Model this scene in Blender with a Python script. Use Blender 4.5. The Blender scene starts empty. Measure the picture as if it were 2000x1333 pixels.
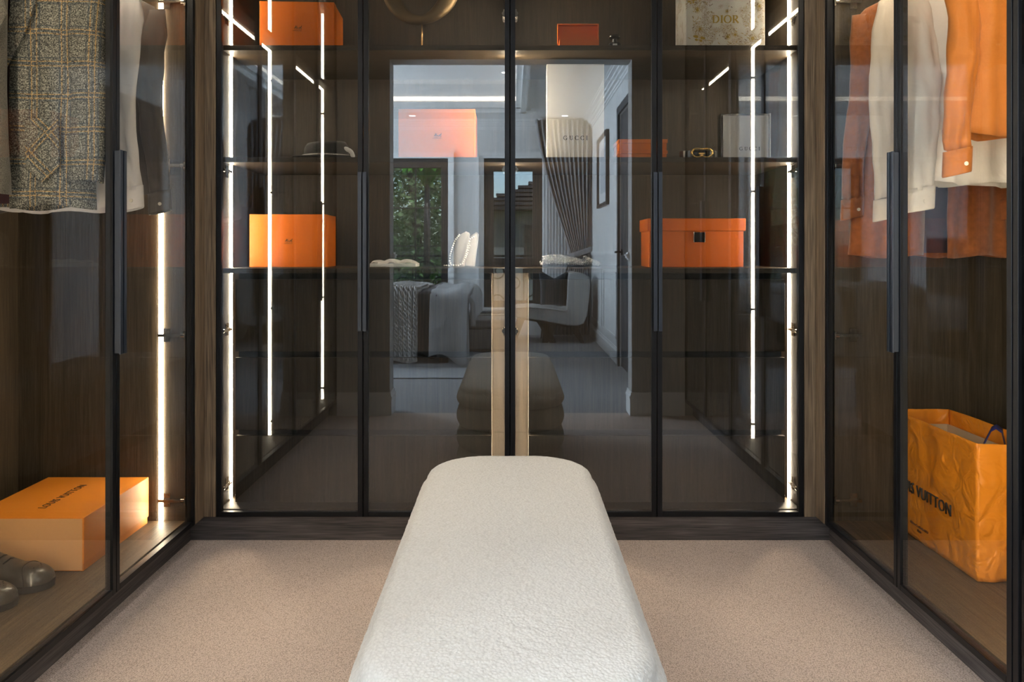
import bpy, bmesh, math, random
from mathutils import Vector, Matrix, noise
random.seed(7)
sc = bpy.context.scene
PI = math.pi
R = math.radians

# ------------------------------------------------------------------ camera, world, lights, exposure
H = 1.016            # eye height
D = 2.65             # distance to the smoked glass doors
F = 1484.0           # focal length in pixels of the 2000 px wide frame
CX = 0.006
cam_d = bpy.data.cameras.new('camera')
cam = bpy.data.objects.new('camera', cam_d)
sc.collection.objects.link(cam)
cam.location = (CX, 0, H)
cam.rotation_euler = (R(90), 0, 0)
cam_d.sensor_width = 36.0
cam_d.lens = 36.0 * F / 2000.0
cam_d.shift_x = 0.0005 / 2
cam_d.shift_y = -(666.5 - 489.0) / 2000.0
cam_d.clip_start = 0.02
sc.camera = cam

w = bpy.data.worlds.new('sky'); sc.world = w
w.use_nodes = True
wn = w.node_tree.nodes; wl = w.node_tree.links
sky = wn.new('ShaderNodeTexSky'); sky.sky_type = 'NISHITA'
sky.sun_disc = False; sky.sun_elevation = R(62); sky.sun_rotation = R(20)
wl.new(sky.outputs[0], wn['Background'].inputs[0])
wn['Background'].inputs[1].default_value = 0.75

def lamp(name, kind, loc, rot, energy, color=(1, 1, 1), **kw):
    l = bpy.data.lights.new(name, kind); l.energy = energy; l.color = color
    for k, v in kw.items(): setattr(l, k, v)
    o = bpy.data.objects.new(name, l); sc.collection.objects.link(o)
    o.location = loc; o.rotation_euler = rot
    return o
lamp('sun', 'SUN', (0, 6, 12), (R(-27), 0, R(-14)), 15.0, (1, .95, .86), angle=R(1.0))
# area lamps added outside unseen left-wall windows, to brighten the bedroom
for yy in (-2.75, -1.15):
    lamp('window_daylight', 'AREA', (-3.80, yy, 1.35), (0, R(-90), 0), 520, (.80, .90, 1.0), shape='RECTANGLE', size=2.0, size_y=1.15)

vs = sc.view_settings
vs.view_transform = 'Standard'; vs.look = 'None'; vs.exposure = 0.0; vs.gamma = 1.0; vs.use_curve_mapping = False
cy = sc.cycles
cy.max_bounces = 14; cy.diffuse_bounces = 5; cy.glossy_bounces = 6; cy.transmission_bounces = 6; cy.transparent_max_bounces = 24
cy.sample_clamp_indirect = 6.0; cy.caustics_reflective = False; cy.caustics_refractive = False
cy.use_denoising = True

# ------------------------------------------------------------------ helpers
def at(px, py, z):
    """point of the place seen at photo pixel (px, py), z metres in front of the eye"""
    return Vector((CX + (px - 999.5) * z / F, z, H - (py - 489.0) * z / F))

class MB:
    def __init__(s): s.v = []; s.f = []
    def box(s, x0, x1, y0, y1, z0, z1):
        n = len(s.v)
        s.v += [(x0,y0,z0),(x1,y0,z0),(x1,y1,z0),(x0,y1,z0),(x0,y0,z1),(x1,y0,z1),(x1,y1,z1),(x0,y1,z1)]
        s.f += [(n,n+3,n+2,n+1),(n+4,n+5,n+6,n+7),(n,n+1,n+5,n+4),(n+1,n+2,n+6,n+5),(n+2,n+3,n+7,n+6),(n+3,n,n+4,n+7)]
        return s
    def ring_loft(s, rings, closed=True, cap0=True, cap1=True):
        n0 = len(s.v); m = len(rings[0])
        for r in rings: s.v += [tuple(p) for p in r]
        for i in range(len(rings) - 1):
            a = n0 + i * m; b = a + m
            for j in range(m if closed else m - 1):
                k = (j + 1) % m
                s.f.append((a + j, a + k, b + k, b + j))
        if cap0: s.f.append(tuple(n0 + j for j in reversed(range(m))))
        if cap1: s.f.append(tuple(n0 + (len(rings) - 1) * m + j for j in range(m)))
        return s
    def tube(s, pts, r, seg=8, caps=True):
        pts = [Vector(p) for p in pts]; rings = []
        up = Vector((0, 0, 1)); prev = None
        for i, p in enumerate(pts):
            t = (pts[min(i + 1, len(pts) - 1)] - pts[max(i - 1, 0)])
            if t.length < 1e-9: t = Vector((0, 0, 1))
            t.normalize()
            if prev is None:
                a = up if abs(t.dot(up)) < .9 else Vector((1, 0, 0))
                u = t.cross(a).normalized()
            else:
                u = (prev - t * prev.dot(t))
                u = u.normalized() if u.length > 1e-6 else t.orthogonal().normalized()
            prev = u; q = t.cross(u)
            rr = r[i] if isinstance(r, (list, tuple)) else r
            ra, rb = rr if isinstance(rr, tuple) else (rr, rr)
            rings.append([p + u * math.cos(2*PI*k/seg) * ra + q * math.sin(2*PI*k/seg) * rb for k in range(seg)])
        return s.ring_loft(rings, True, caps, caps)
    def cyl(s, p0, p1, r, seg=16, r1=None): return s.tube([p0, p1], [r, r if r1 is None else r1], seg)
    def lathe(s, c, prof, seg=24, axis='z'):
        rings = []
        for (r, h) in prof:
            ring = []
            for k in range(seg):
                a = 2*PI*k/seg; u, v_ = r*math.cos(a), r*math.sin(a)
                ring.append((c[0]+u, c[1]+v_, c[2]+h) if axis == 'z' else ((c[0]+u, c[1]+h, c[2]+v_) if axis == 'y' else (c[0]+h, c[1]+u, c[2]+v_)))
            rings.append(ring)
        return s.ring_loft(rings)
    def ball(s, c, r, seg=10, n=6, sc_=(1, 1, 1)):
        rings = []
        for i in range(n + 1):
            t = PI * (i + .02) / (n + .04); rr = math.sin(t); h = -math.cos(t)
            rings.append([(c[0]+r*rr*math.cos(2*PI*k/seg)*sc_[0], c[1]+r*rr*math.sin(2*PI*k/seg)*sc_[1], c[2]+r*h*sc_[2]) for k in range(seg)])
        return s.ring_loft(rings)
    def prism(s, outline, y0, y1, plane='xz'):
        def P(a, b, c): return (a, c, b) if plane == 'xz' else ((a, b, c) if plane == 'xy' else (c, a, b))
        return s.ring_loft([[P(a, b, y0) for a, b in outline], [P(a, b, y1) for a, b in outline]])
    def grid(s, nu, nv, fn, flip=False):
        n = len(s.v)
        for j in range(nv + 1):
            for i in range(nu + 1): s.v.append(tuple(fn(i / nu, j / nv)))
        for j in range(nv):
            for i in range(nu):
                a = n + j*(nu+1) + i
                s.f.append((a, a+1, a+nu+2, a+nu+1) if not flip else (a, a+nu+1, a+nu+2, a+1))
        return s
    def move(s, m):
        s.v = [tuple(m @ Vector(p)) for p in s.v]; return s
    def rotz(s, ang, c):
        m = Matrix.Translation(c) @ Matrix.Rotation(ang, 4, 'Z') @ Matrix.Translation(-Vector(c)); return s.move(m)
    def build(s, name, mat, parent=None, smooth=False, bevel=0, thick=0, subs=0, seg=2, fixn=True):
        base = org(parent)
        me = bpy.data.meshes.new(name)
        me.from_pydata([(a-base[0], b-base[1], c-base[2]) for a, b, c in s.v], [], s.f)
        if fixn:
            bm = bmesh.new(); bm.from_mesh(me); bmesh.ops.recalc_face_normals(bm, faces=bm.faces); bm.to_mesh(me); bm.free()
        me.materials.append(M[mat] if isinstance(mat, str) else mat)
        o = bpy.data.objects.new(name, me); sc.collection.objects.link(o)
        if parent is not None: o.parent = parent
        if smooth: me.polygons.foreach_set('use_smooth', [True] * len(me.polygons))
        if thick:
            m = o.modifiers.new('t', 'SOLIDIFY'); m.thickness = thick; m.offset = 0
        if bevel:
            m = o.modifiers.new('b', 'BEVEL'); m.width = bevel; m.segments = seg; m.limit_method = 'ANGLE'; m.angle_limit = R(40)
            if not smooth:
                me.polygons.foreach_set('use_smooth', [True] * len(me.polygons))
                try:
                    m.harden_normals = True
                except Exception: pass
        if subs:
            m = o.modifiers.new('s', 'SUBSURF'); m.levels = subs; m.render_levels = subs
        return o

ORG = {}
def org(o):
    if o is None: return Vector((0, 0, 0))
    b = Vector((0, 0, 0))
    while o is not None: b = b + o.location; o = o.parent
    return b
def tag(o, label=None, cat=None, group=None, kind=None):
    if label: o['label'] = label
    if cat: o['category'] = cat
    if group: o['group'] = group
    if kind: o['kind'] = kind
    return o
def thing(name, loc, label, cat, group=None):
    o = bpy.data.objects.new(name, None); sc.collection.objects.link(o)
    o.location = loc; o.empty_display_size = .05
    return tag(o, label, cat, group)
def struct(o): o['kind'] = 'structure'; return o
def copy_tree(o, parent=None):
    c = o.copy(); sc.collection.objects.link(c); c.parent = parent
    for ch in list(o.children): copy_tree(ch, c)
    return c

# ------------------------------------------------------------------ materials
M = {}
def nodes_of(name):
    m = bpy.data.materials.new(name); m.use_nodes = True; M[name] = m
    nt = m.node_tree; return m, nt.nodes, nt.links, nt.nodes['Principled BSDF']
def plain(name, col, rough=.5, metal=0, spec=.5, bump=0, bscale=60, sheen=0, trans=0, coat=0):
    m, n, l, b = nodes_of(name)
    b.inputs['Base Color'].default_value = (*col, 1); b.inputs['Roughness'].default_value = rough
    b.inputs['Metallic'].default_value = metal; b.inputs['Specular IOR Level'].default_value = spec
    if sheen: b.inputs['Sheen Weight'].default_value = sheen
    if trans: b.inputs['Transmission Weight'].default_value = trans
    if coat: b.inputs['Coat Weight'].default_value = coat
    if bump:
        tc = n.new('ShaderNodeTexCoord'); t = n.new('ShaderNodeTexNoise'); t.inputs['Scale'].default_value = bscale; t.inputs['Detail'].default_value = 4
        bp = n.new('ShaderNodeBump'); bp.inputs['Strength'].default_value = bump; bp.inputs['Distance'].default_value = .003
        l.new(tc.outputs['Object'], t.inputs['Vector']); l.new(t.outputs['Fac'], bp.inputs['Height']); l.new(bp.outputs[0], b.inputs['Normal'])
    return m
def ramp(n, stops):
    r = n.new('ShaderNodeValToRGB'); e = r.color_ramp.elements
    e[0].position, e[0].color = stops[0][0], (*stops[0][1], 1); e[1].position, e[1].color = stops[-1][0], (*stops[-1][1], 1)
    for p, c in stops[1:-1]:
        x = e.new(p); x.color = (*c, 1)
    return r
def wood(name, c1, c2, axis='z', rough=.5, spec=.35):
    m, n, l, b = nodes_of(name)
    tc = n.new('ShaderNodeTexCoord'); mp = n.new('ShaderNodeMapping')
    sc_ = {'x': (1.1, 34, 34), 'y': (34, 1.1, 34), 'z': (34, 34, 1.1)}[axis]
    mp.inputs['Scale'].default_value = sc_
    t = n.new('ShaderNodeTexNoise'); t.inputs['Scale'].default_value = 1.0; t.inputs['Detail'].default_value = 3; t.inputs['Distortion'].default_value = .9
    t2 = n.new('ShaderNodeTexNoise'); t2.inputs['Scale'].default_value = 7.0; t2.inputs['Detail'].default_value = 2
    mx = n.new('ShaderNodeMix'); mx.inputs[0].default_value = .55
    rp = ramp(n, [(.34, c1), (.52, tuple((a+b_)/2 for a, b_ in zip(c1, c2))), (.66, c2)])
    l.new(tc.outputs['Object'], mp.inputs[0]); l.new(mp.outputs[0], t.inputs['Vector']); l.new(mp.outputs[0], t2.inputs['Vector'])
    l.new(t.outputs['Fac'], mx.inputs[2]); l.new(t2.outputs['Fac'], mx.inputs[3]); l.new(mx.outputs[0], rp.inputs[0]); l.new(rp.outputs[0], b.inputs['Base Color'])
    bp = n.new('ShaderNodeBump'); bp.inputs['Strength'].default_value = .25; bp.inputs['Distance'].default_value = .001
    l.new(t2.outputs['Fac'], bp.inputs['Height']); l.new(bp.outputs[0], b.inputs['Normal'])
    b.inputs['Roughness'].default_value = rough; b.inputs['Specular IOR Level'].default_value = spec
    return m
def emit(name, col, strength):
    m, n, l, b = nodes_of(name)
    b.inputs['Base Color'].default_value = (.9, .9, .9, 1)
    b.inputs['Emission Color'].default_value = (*col, 1); b.inputs['Emission Strength'].default_value = strength
    return m
def smoked(name, tint, r0, refl):
    """smoked, lightly mirrored sheet glass: tinted straight-through plus a Schlick reflection on each face"""
    m = bpy.data.materials.new(name); m.use_nodes = True; M[name] = m
    n, l = m.node_tree.nodes, m.node_tree.links
    n.remove(n['Principled BSDF'])
    lw = n.new('ShaderNodeLayerWeight'); lw.inputs[0].default_value = .5
    p = n.new('ShaderNodeMath'); p.operation = 'POWER'; p.inputs[1].default_value = 5; l.new(lw.outputs['Facing'], p.inputs[0])
    q = n.new('ShaderNodeMath'); q.operation = 'MULTIPLY_ADD'; q.inputs[1].default_value = 1 - r0; q.inputs[2].default_value = r0; l.new(p.outputs[0], q.inputs[0])
    t = n.new('ShaderNodeBsdfTransparent'); t.inputs[0].default_value = (*tint, 1)
    g = n.new('ShaderNodeBsdfGlossy'); g.inputs['Roughness'].default_value = 0.0; g.inputs[0].default_value = (*refl, 1)
    mx = n.new('ShaderNodeMixShader'); l.new(q.outputs[0], mx.inputs[0]); l.new(t.outputs[0], mx.inputs[1]); l.new(g.outputs[0], mx.inputs[2])
    l.new(mx.outputs[0], n['Material Output'].inputs[0])
    return m
def fabric(name, col, col2=None, scale=600, bump=.35, rough=.85, sheen=.2, fold=0):
    m, n, l, b = nodes_of(name)
    tc = n.new('ShaderNodeTexCoord'); t = n.new('ShaderNodeTexNoise'); t.inputs['Scale'].default_value = scale; t.inputs['Detail'].default_value = 2
    l.new(tc.outputs['Object'], t.inputs['Vector'])
    rp = ramp(n, [(.3, col), (.7, col2 or col)]); l.new(t.outputs['Fac'], rp.inputs[0]); l.new(rp.outputs[0], b.inputs['Base Color'])
    bp = n.new('ShaderNodeBump'); bp.inputs['Strength'].default_value = bump; bp.inputs['Distance'].default_value = .001
    l.new(t.outputs['Fac'], bp.inputs['Height'])
    if fold:
        t3 = n.new('ShaderNodeTexNoise'); t3.inputs['Scale'].default_value = 9; t3.inputs['Detail'].default_value = 3; t3.inputs['Distortion'].default_value = 1.2
        l.new(tc.outputs['Object'], t3.inputs['Vector'])
        b2 = n.new('ShaderNodeBump'); b2.inputs['Strength'].default_value = fold; b2.inputs['Distance'].default_value = .02
        l.new(t3.outputs['Fac'], b2.inputs['Height']); l.new(b2.outputs[0], bp.inputs['Normal'])
    l.new(bp.outputs[0], b.inputs['Normal'])
    b.inputs['Roughness'].default_value = rough; b.inputs['Sheen Weight'].default_value = sheen; b.inputs['Specular IOR Level'].default_value = .25
    return m

wood('oak_dark', (.026, .019, .012), (.080, .058, .036))
wood('oak_dark_x', (.026, .019, .012), (.080, .058, .036), 'x')
wood('oak_dark_y', (.030, .020, .011), (.135, .092, .050), 'y')
wood('oak_trim', (.085, .060, .040), (.33, .24, .155))
wood('oak_plinth', (.030, .027, .028), (.14, .122, .118), 'x', rough=.45)
wood('oak_plinth_y', (.030, .027, .028), (.14, .122, .118), 'y', rough=.45)
wood('oak_pale', (.26, .17, .09), (.44, .31, .18))
plain('black_metal', (.012, .013, .016), .38, .7, .5)
plain('handle_metal', (.055, .065, .085), .32, .8)
plain('black_gap', (.006, .006, .006), .7)
plain('steel', (.30, .28, .25), .25, 1)
plain('rail_metal', (.30, .27, .22), .35, 1)
emit('led', (1.0, .85, .63), 130)
emit('led_side', (1.0, .86, .66), 70)
emit('cove_led', (1.0, .78, .56), 9)
emit('downlight', (1.0, .93, .82), 25)
smoked('smoked_glass', (.80, .795, .785), .085, (.84, .92, 1.0))
smoked('side_glass', (.885, .868, .825), .028, (.90, .95, 1.0))
smoked('clear_glass', (.95, .97, .97), .03, (1, 1, 1))

# carpet: looped wool in fine diagonal rows
m, n, l, b = nodes_of('carpet')
tc = n.new('ShaderNodeTexCoord'); mp = n.new('ShaderNodeMapping'); mp.inputs['Rotation'].default_value = (0, 0, R(27)); mp.inputs['Scale'].default_value = (300, 215, 60)
vo = n.new('ShaderNodeTexVoronoi'); vo.inputs['Scale'].default_value = 1.0; vo.inputs['Randomness'].default_value = .55
no = n.new('ShaderNodeTexNoise'); no.inputs['Scale'].default_value = 420; no.inputs['Detail'].default_value = 3
n3 = n.new('ShaderNodeTexNoise'); n3.inputs['Scale'].default_value = 3.5
l.new(tc.outputs['Object'], mp.inputs[0]); l.new(mp.outputs[0], vo.inputs['Vector']); l.new(tc.outputs['Object'], no.inputs['Vector']); l.new(tc.outputs['Object'], n3.inputs['Vector'])
mx = n.new('ShaderNodeMix'); mx.inputs[0].default_value = .45; l.new(vo.outputs['Distance'], mx.inputs[2]); l.new(no.outputs['Fac'], mx.inputs[3])
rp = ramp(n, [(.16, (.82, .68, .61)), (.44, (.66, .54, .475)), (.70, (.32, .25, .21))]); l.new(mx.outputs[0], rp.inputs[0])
l.new(rp.outputs[0], b.inputs['Base Color'])
bp = n.new('ShaderNodeBump'); bp.invert = True; bp.inputs['Strength'].default_value = .8; bp.inputs['Distance'].default_value = .004
l.new(mx.outputs[0], bp.inputs['Height']); l.new(bp.outputs[0], b.inputs['Normal'])
b.inputs['Roughness'].default_value = .95; b.inputs['Specular IOR Level'].default_value = .1

# boucle
m, n, l, b = nodes_of('boucle')
tc = n.new('ShaderNodeTexCoord'); vo = n.new('ShaderNodeTexVoronoi'); vo.inputs['Scale'].default_value = 190; no = n.new('ShaderNodeTexNoise'); no.inputs['Scale'].default_value = 170; no.inputs['Detail'].default_value = 5
l.new(tc.outputs['Object'], vo.inputs['Vector']); l.new(tc.outputs['Object'], no.inputs['Vector'])
mx = n.new('ShaderNodeMix'); mx.inputs[0].default_value = .5; l.new(vo.outputs['Distance'], mx.inputs[2]); l.new(no.outputs['Fac'], mx.inputs[3])
rp = ramp(n, [(.25, (.64, .625, .60)), (.75, (.52, .505, .48))]); l.new(mx.outputs[0], rp.inputs[0]); l.new(rp.outputs[0], b.inputs['Base Color'])
bp = n.new('ShaderNodeBump'); bp.inputs['Strength'].default_value = .55; bp.inputs['Distance'].default_value = .004; bp.invert = True
l.new(mx.outputs[0], bp.inputs['Height']); l.new(bp.outputs[0], b.inputs['Normal'])
b.inputs['Roughness'].default_value = .95; b.inputs['Sheen Weight'].default_value = .3; b.inputs['Specular IOR Level'].default_value = .1

fabric('bedroom_carpet', (.14, .14, .145), (.20, .20, .205), 350, .6)  # same carpet as the closet, dim bedroom light put into a darker grey
plain('wall_paint', (.72, .72, .71), .6, bump=.05, bscale=300)
plain('closet_paint', (.42, .41, .39), .6)
plain('white_paint', (.80, .80, .79), .5)
plain('orange_box', (.86, .19, .006), .45, bump=.05, bscale=400)
plain('orange_dark_box', (.72, .15, .010), .45)
plain('logo_brown', (.17, .06, .015), .6)
plain('logo_black', (.02, .02, .02), .6)
plain('ivory_card', (.80, .78, .72), .5)
plain('white_card', (.82, .83, .82), .5)
plain('saffron_box', (.83, .27, .020), .5, bump=.04, bscale=500)
plain('peach_card', (.74, .40, .18), .55)
plain('saffron_paper', (.80, .27, .016), .40, bump=.9, bscale=14)
for nd in M['saffron_paper'].node_tree.nodes:
    if nd.type == 'BUMP': nd.inputs['Distance'].default_value = .012
    if nd.type == 'TEX_NOISE': nd.inputs['Detail'].default_value = 2; nd.inputs['Distortion'].default_value = 1.5
plain('cream_paper', (.68, .52, .36), .7)
plain('blue_ribbon', (.02, .025, .16), .5)
plain('gold', (.85, .58, .20), .22, 1)
plain('gold_ink', (.52, .36, .05), .45, .2)
plain('bronze', (.19, .13, .065), .5, .65, bump=.3, bscale=90)
plain('brass', (.80, .52, .22), .3, 1)
plain('pearl', (.86, .82, .74), .18, 0, .6, coat=.6)
plain('velvet_white', (.80, .76, .70), .9, sheen=.4)
plain('bust_velvet', (.34, .325, .31), .9, sheen=.3)
plain('black_felt', (.012, .012, .013), .9, sheen=.2)
plain('black_plastic', (.015, .015, .017), .2, coat=.5)
plain('leather_shoe', (.032, .027, .020), .33, 0, .6, bump=.1, bscale=260, coat=.25)
plain('rubber', (.012, .012, .012), .6)
plain('white_leather', (.78, .74, .70), .4)
plain('crystal', (.80, .80, .80), .08, .85, .8, bump=1.0, bscale=160)
plain('clasp', (.03, .025, .022), .3, .6)
plain('dark_frame', (.030, .026, .024), .45)
plain('door_dark', (.035, .038, .046), .4)
plain('iron', (.02, .02, .022), .5, .5)
plain('chair_linen', (.40, .39, .37), .9, bump=.4, bscale=420)
plain('dark_wood', (.030, .024, .020), .45)
plain('picture_print', (.55, .57, .60), .6, bump=.0)
plain('silver_mesh', (.10, .095, .09), .35, .6, bump=.6, bscale=300)
plain('silver', (.7, .7, .7), .25, 1)
fabric('white_cotton', (.78, .77, .82), (.82, .81, .86), 500, .15, fold=.25)
fabric('cream_silk', (.82, .72, .62), (.85, .75, .65), 300, .1, .45, .1, fold=.25)
fabric('ivory_silk', (.86, .82, .75), (.88, .84, .78), 300, .1, .45, .1, fold=.3)
fabric('grey_cotton', (.105, .095, .092), (.135, .125, .120), 600, .2, fold=.2)
fabric('orange_silk', (.45, .142, .018), (.50, .165, .024), 300, .1, .5, .15, fold=.22)
fabric('rust_suede', (.30, .085, .018), (.40, .125, .030), 60, .3, .8, .5, fold=.2)
fabric('plum_lining', (.05, .022, .032), (.065, .03, .042), 300, .1, .5, .1)
fabric('tweed', (.03, .028, .026), (.15, .145, .13), 420, .5)
fabric('bed_linen', (.36, .36, .36), (.41, .41, .41), 300, .2, fold=.35)
fabric('dark_blanket', (.030, .030, .034), (.045, .045, .05), 300, .3)
fabric('knit_wool', (.34, .32, .295), (.44, .42, .39), 250, .4)
fabric('ottoman_fabric', (.20, .195, .19), (.26, .255, .25), 400, .4)
fabric('curtain_grey', (.26, .265, .28), (.31, .315, .33), 300, .2)
fabric('black_velvet', (.012, .012, .014), (.018, .018, .02), 300, .2, sheen=.5)
fabric('rug_grey', (.24, .25, .26), (.30, .31, .32), 200, .4)
fabric('leaf_green', (.07, .15, .05), (.24, .36, .15), 6, .1, .35, 0)
fabric('palm_green', (.06, .28, .02), (.12, .42, .04), 6, .1, .4, 0)
fabric('lawn', (.10, .22, .05), (.16, .30, .08), 20, .2, .9, 0)
fabric('render_grey', (.16, .165, .17), (.20, .205, .21), 4, .1, .9, 0)
plain('roof_tile', (.035, .034, .036), .7)
m = fabric('sheer', (.75, .75, .76), (.8, .8, .8), 300, .1); 
m.node_tree.nodes['Principled BSDF'].inputs['Alpha'].default_value = .72

# plaid wool: yellow and blue window-pane lines on grey tweed
def plaid(name, rot=0):
    m, n, l, b = nodes_of(name)
    tc = n.new('ShaderNodeTexCoord'); mp = n.new('ShaderNodeMapping'); mp.inputs['Rotation'].default_value = (0, rot, 0)
    wob = n.new('ShaderNodeTexNoise'); wob.inputs['Scale'].default_value = 5
    va = n.new('ShaderNodeVectorMath'); va.operation = 'MULTIPLY_ADD'; va.inputs[1].default_value = (.02, 0, .02)
    l.new(tc.outputs['Object'], wob.inputs['Vector']); l.new(wob.outputs['Color'], va.inputs[0]); l.new(tc.outputs['Object'], va.inputs[2])
    l.new(va.outputs[0], mp.inputs[0])
    sp = n.new('ShaderNodeSeparateXYZ'); l.new(mp.outputs[0], sp.inputs[0])
    def mth(op, a, b_=None):
        x = n.new('ShaderNodeMath'); x.operation = op
        for i, q in enumerate((a, b_)):
            if q is None: continue
            if isinstance(q, (int, float)): x.inputs[i].default_value = q
            else: l.new(q, x.inputs[i])
        return x.outputs[0]
    def lines(ch, period, offs, wd):
        fr = mth('FRACT', mth('MULTIPLY', mth('ADD', ch, 5.0), 1/period))
        acc = None
        for o_ in offs:
            q = mth('LESS_THAN', mth('ABSOLUTE', mth('SUBTRACT', fr, o_)), wd/period)
            acc = q if acc is None else mth('MAXIMUM', acc, q)
        return acc
    yl = mth('MAXIMUM', lines(sp.outputs[0], .078, (.22, .40), .0012), lines(sp.outputs[2], .088, (.25, .38), .0012))
    bl = mth('MAXIMUM', lines(sp.outputs[0], .078, (.15, .32, .50), .0018), lines(sp.outputs[2], .088, (.18, .32, .48), .0018))
    t = n.new('ShaderNodeTexNoise'); t.inputs['Scale'].default_value = 300; t.inputs['Detail'].default_value = 3; t.inputs['Roughness'].default_value = .75
    l.new(tc.outputs['Object'], t.inputs['Vector'])
    base = ramp(n, [(.38, (.022, .024, .026)), (.50, (.125, .125, .115)), (.62, (.40, .40, .36))]); l.new(t.outputs['Fac'], base.inputs[0])
    m1 = n.new('ShaderNodeMix'); m1.data_type = 'RGBA'; l.new(mth('MULTIPLY', bl, .6), m1.inputs[0]); l.new(base.outputs[0], m1.inputs[6]); m1.inputs[7].default_value = (.03, .05, .075, 1)
    brk = mth('MULTIPLY', yl, mth('GREATER_THAN', t.outputs['Fac'], .46))
    m2 = n.new('ShaderNodeMix'); m2.data_type = 'RGBA'; l.new(mth('MULTIPLY', brk, .62), m2.inputs[0]); l.new(m1.outputs[2], m2.inputs[6]); m2.inputs[7].default_value = (.62, .36, .10, 1)
    l.new(m2.outputs[2], b.inputs['Base Color'])
    bp = n.new('ShaderNodeBump'); bp.inputs['Strength'].default_value = .4; bp.inputs['Distance'].default_value = .001; l.new(t.outputs['Fac'], bp.inputs['Height']); l.new(bp.outputs[0], b.inputs['Normal'])
    b.inputs['Roughness'].default_value = .9; b.inputs['Specular IOR Level'].default_value = .15
    return m
plaid('plaid'); plaid('plaid_bias', R(45))

# white card printed with fine golden flourishes
m, n, l, b = nodes_of('toile_print')
tc = n.new('ShaderNodeTexCoord')
t = n.new('ShaderNodeTexNoise'); t.inputs['Scale'].default_value = 70; t.inputs['Detail'].default_value = 3; t.inputs['Distortion'].default_value = 1.8
t2 = n.new('ShaderNodeTexNoise'); t2.inputs['Scale'].default_value = 19; t2.inputs['Detail'].default_value = 1
l.new(tc.outputs['Object'], t.inputs['Vector']); l.new(tc.outputs['Object'], t2.inputs['Vector'])
rp = ramp(n, [(.0, (0, 0, 0)), (.44, (0, 0, 0)), (.455, (1, 1, 1)), (.485, (1, 1, 1)), (.50, (0, 0, 0)), (.56, (0, 0, 0)), (.575, (1, 1, 1)), (.60, (1, 1, 1)), (.62, (0, 0, 0)), (1, (0, 0, 0))]); l.new(t.outputs['Fac'], rp.inputs[0])
r2 = ramp(n, [(.47, (0, 0, 0)), (.53, (1, 1, 1))]); l.new(t2.outputs['Fac'], r2.inputs[0])
mu = n.new('ShaderNodeMath'); mu.operation = 'MULTIPLY'; l.new(rp.outputs[0], mu.inputs[0]); l.new(r2.outputs[0], mu.inputs[1])
mx = n.new('ShaderNodeMix'); mx.data_type = 'RGBA'; l.new(mu.outputs[0], mx.inputs[0]); mx.inputs[6].default_value = (.80, .79, .75, 1); mx.inputs[7].default_value = (.36, .25, .07, 1)
l.new(mx.outputs[2], b.inputs['Base Color']); b.inputs['Roughness'].default_value = .5

# roof tiles seen far off
# ------------------------------------------------------------------ lettering
def text_obj(s, size, mat, parent, mtx, name='lettering', spacing=1.0, extrude=.0006, sx=1.0):
    cu = bpy.data.curves.new('t', 'FONT'); cu.body = s; cu.size = size; cu.align_x = 'CENTER'; cu.align_y = 'CENTER'
    cu.space_character = spacing; cu.extrude = extrude; cu.resolution_u = 3; cu.offset = -size*.012
    ob = bpy.data.objects.new('t', cu); sc.collection.objects.link(ob)
    bpy.context.view_layer.update()
    me = bpy.data.meshes.new_from_object(ob.evaluated_get(bpy.context.evaluated_depsgraph_get()))
    bpy.data.objects.remove(ob); bpy.data.curves.remove(cu)
    me.transform(Matrix.Diagonal((sx, 1, 1, 1))); me.transform(mtx); me.transform(Matrix.Translation(-org(parent)))
    me.materials.clear(); me.materials.append(M[mat])
    o = bpy.data.objects.new(name, me); sc.collection.objects.link(o); o.parent = parent
    return o
def facing(loc, rz=0):
    """matrix that stands x-y artwork upright, looking towards the camera side (-y)"""
    return Matrix.Translation(loc) @ Matrix.Rotation(rz, 4, 'Z') @ Matrix.Rotation(R(90), 4, 'X')

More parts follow.
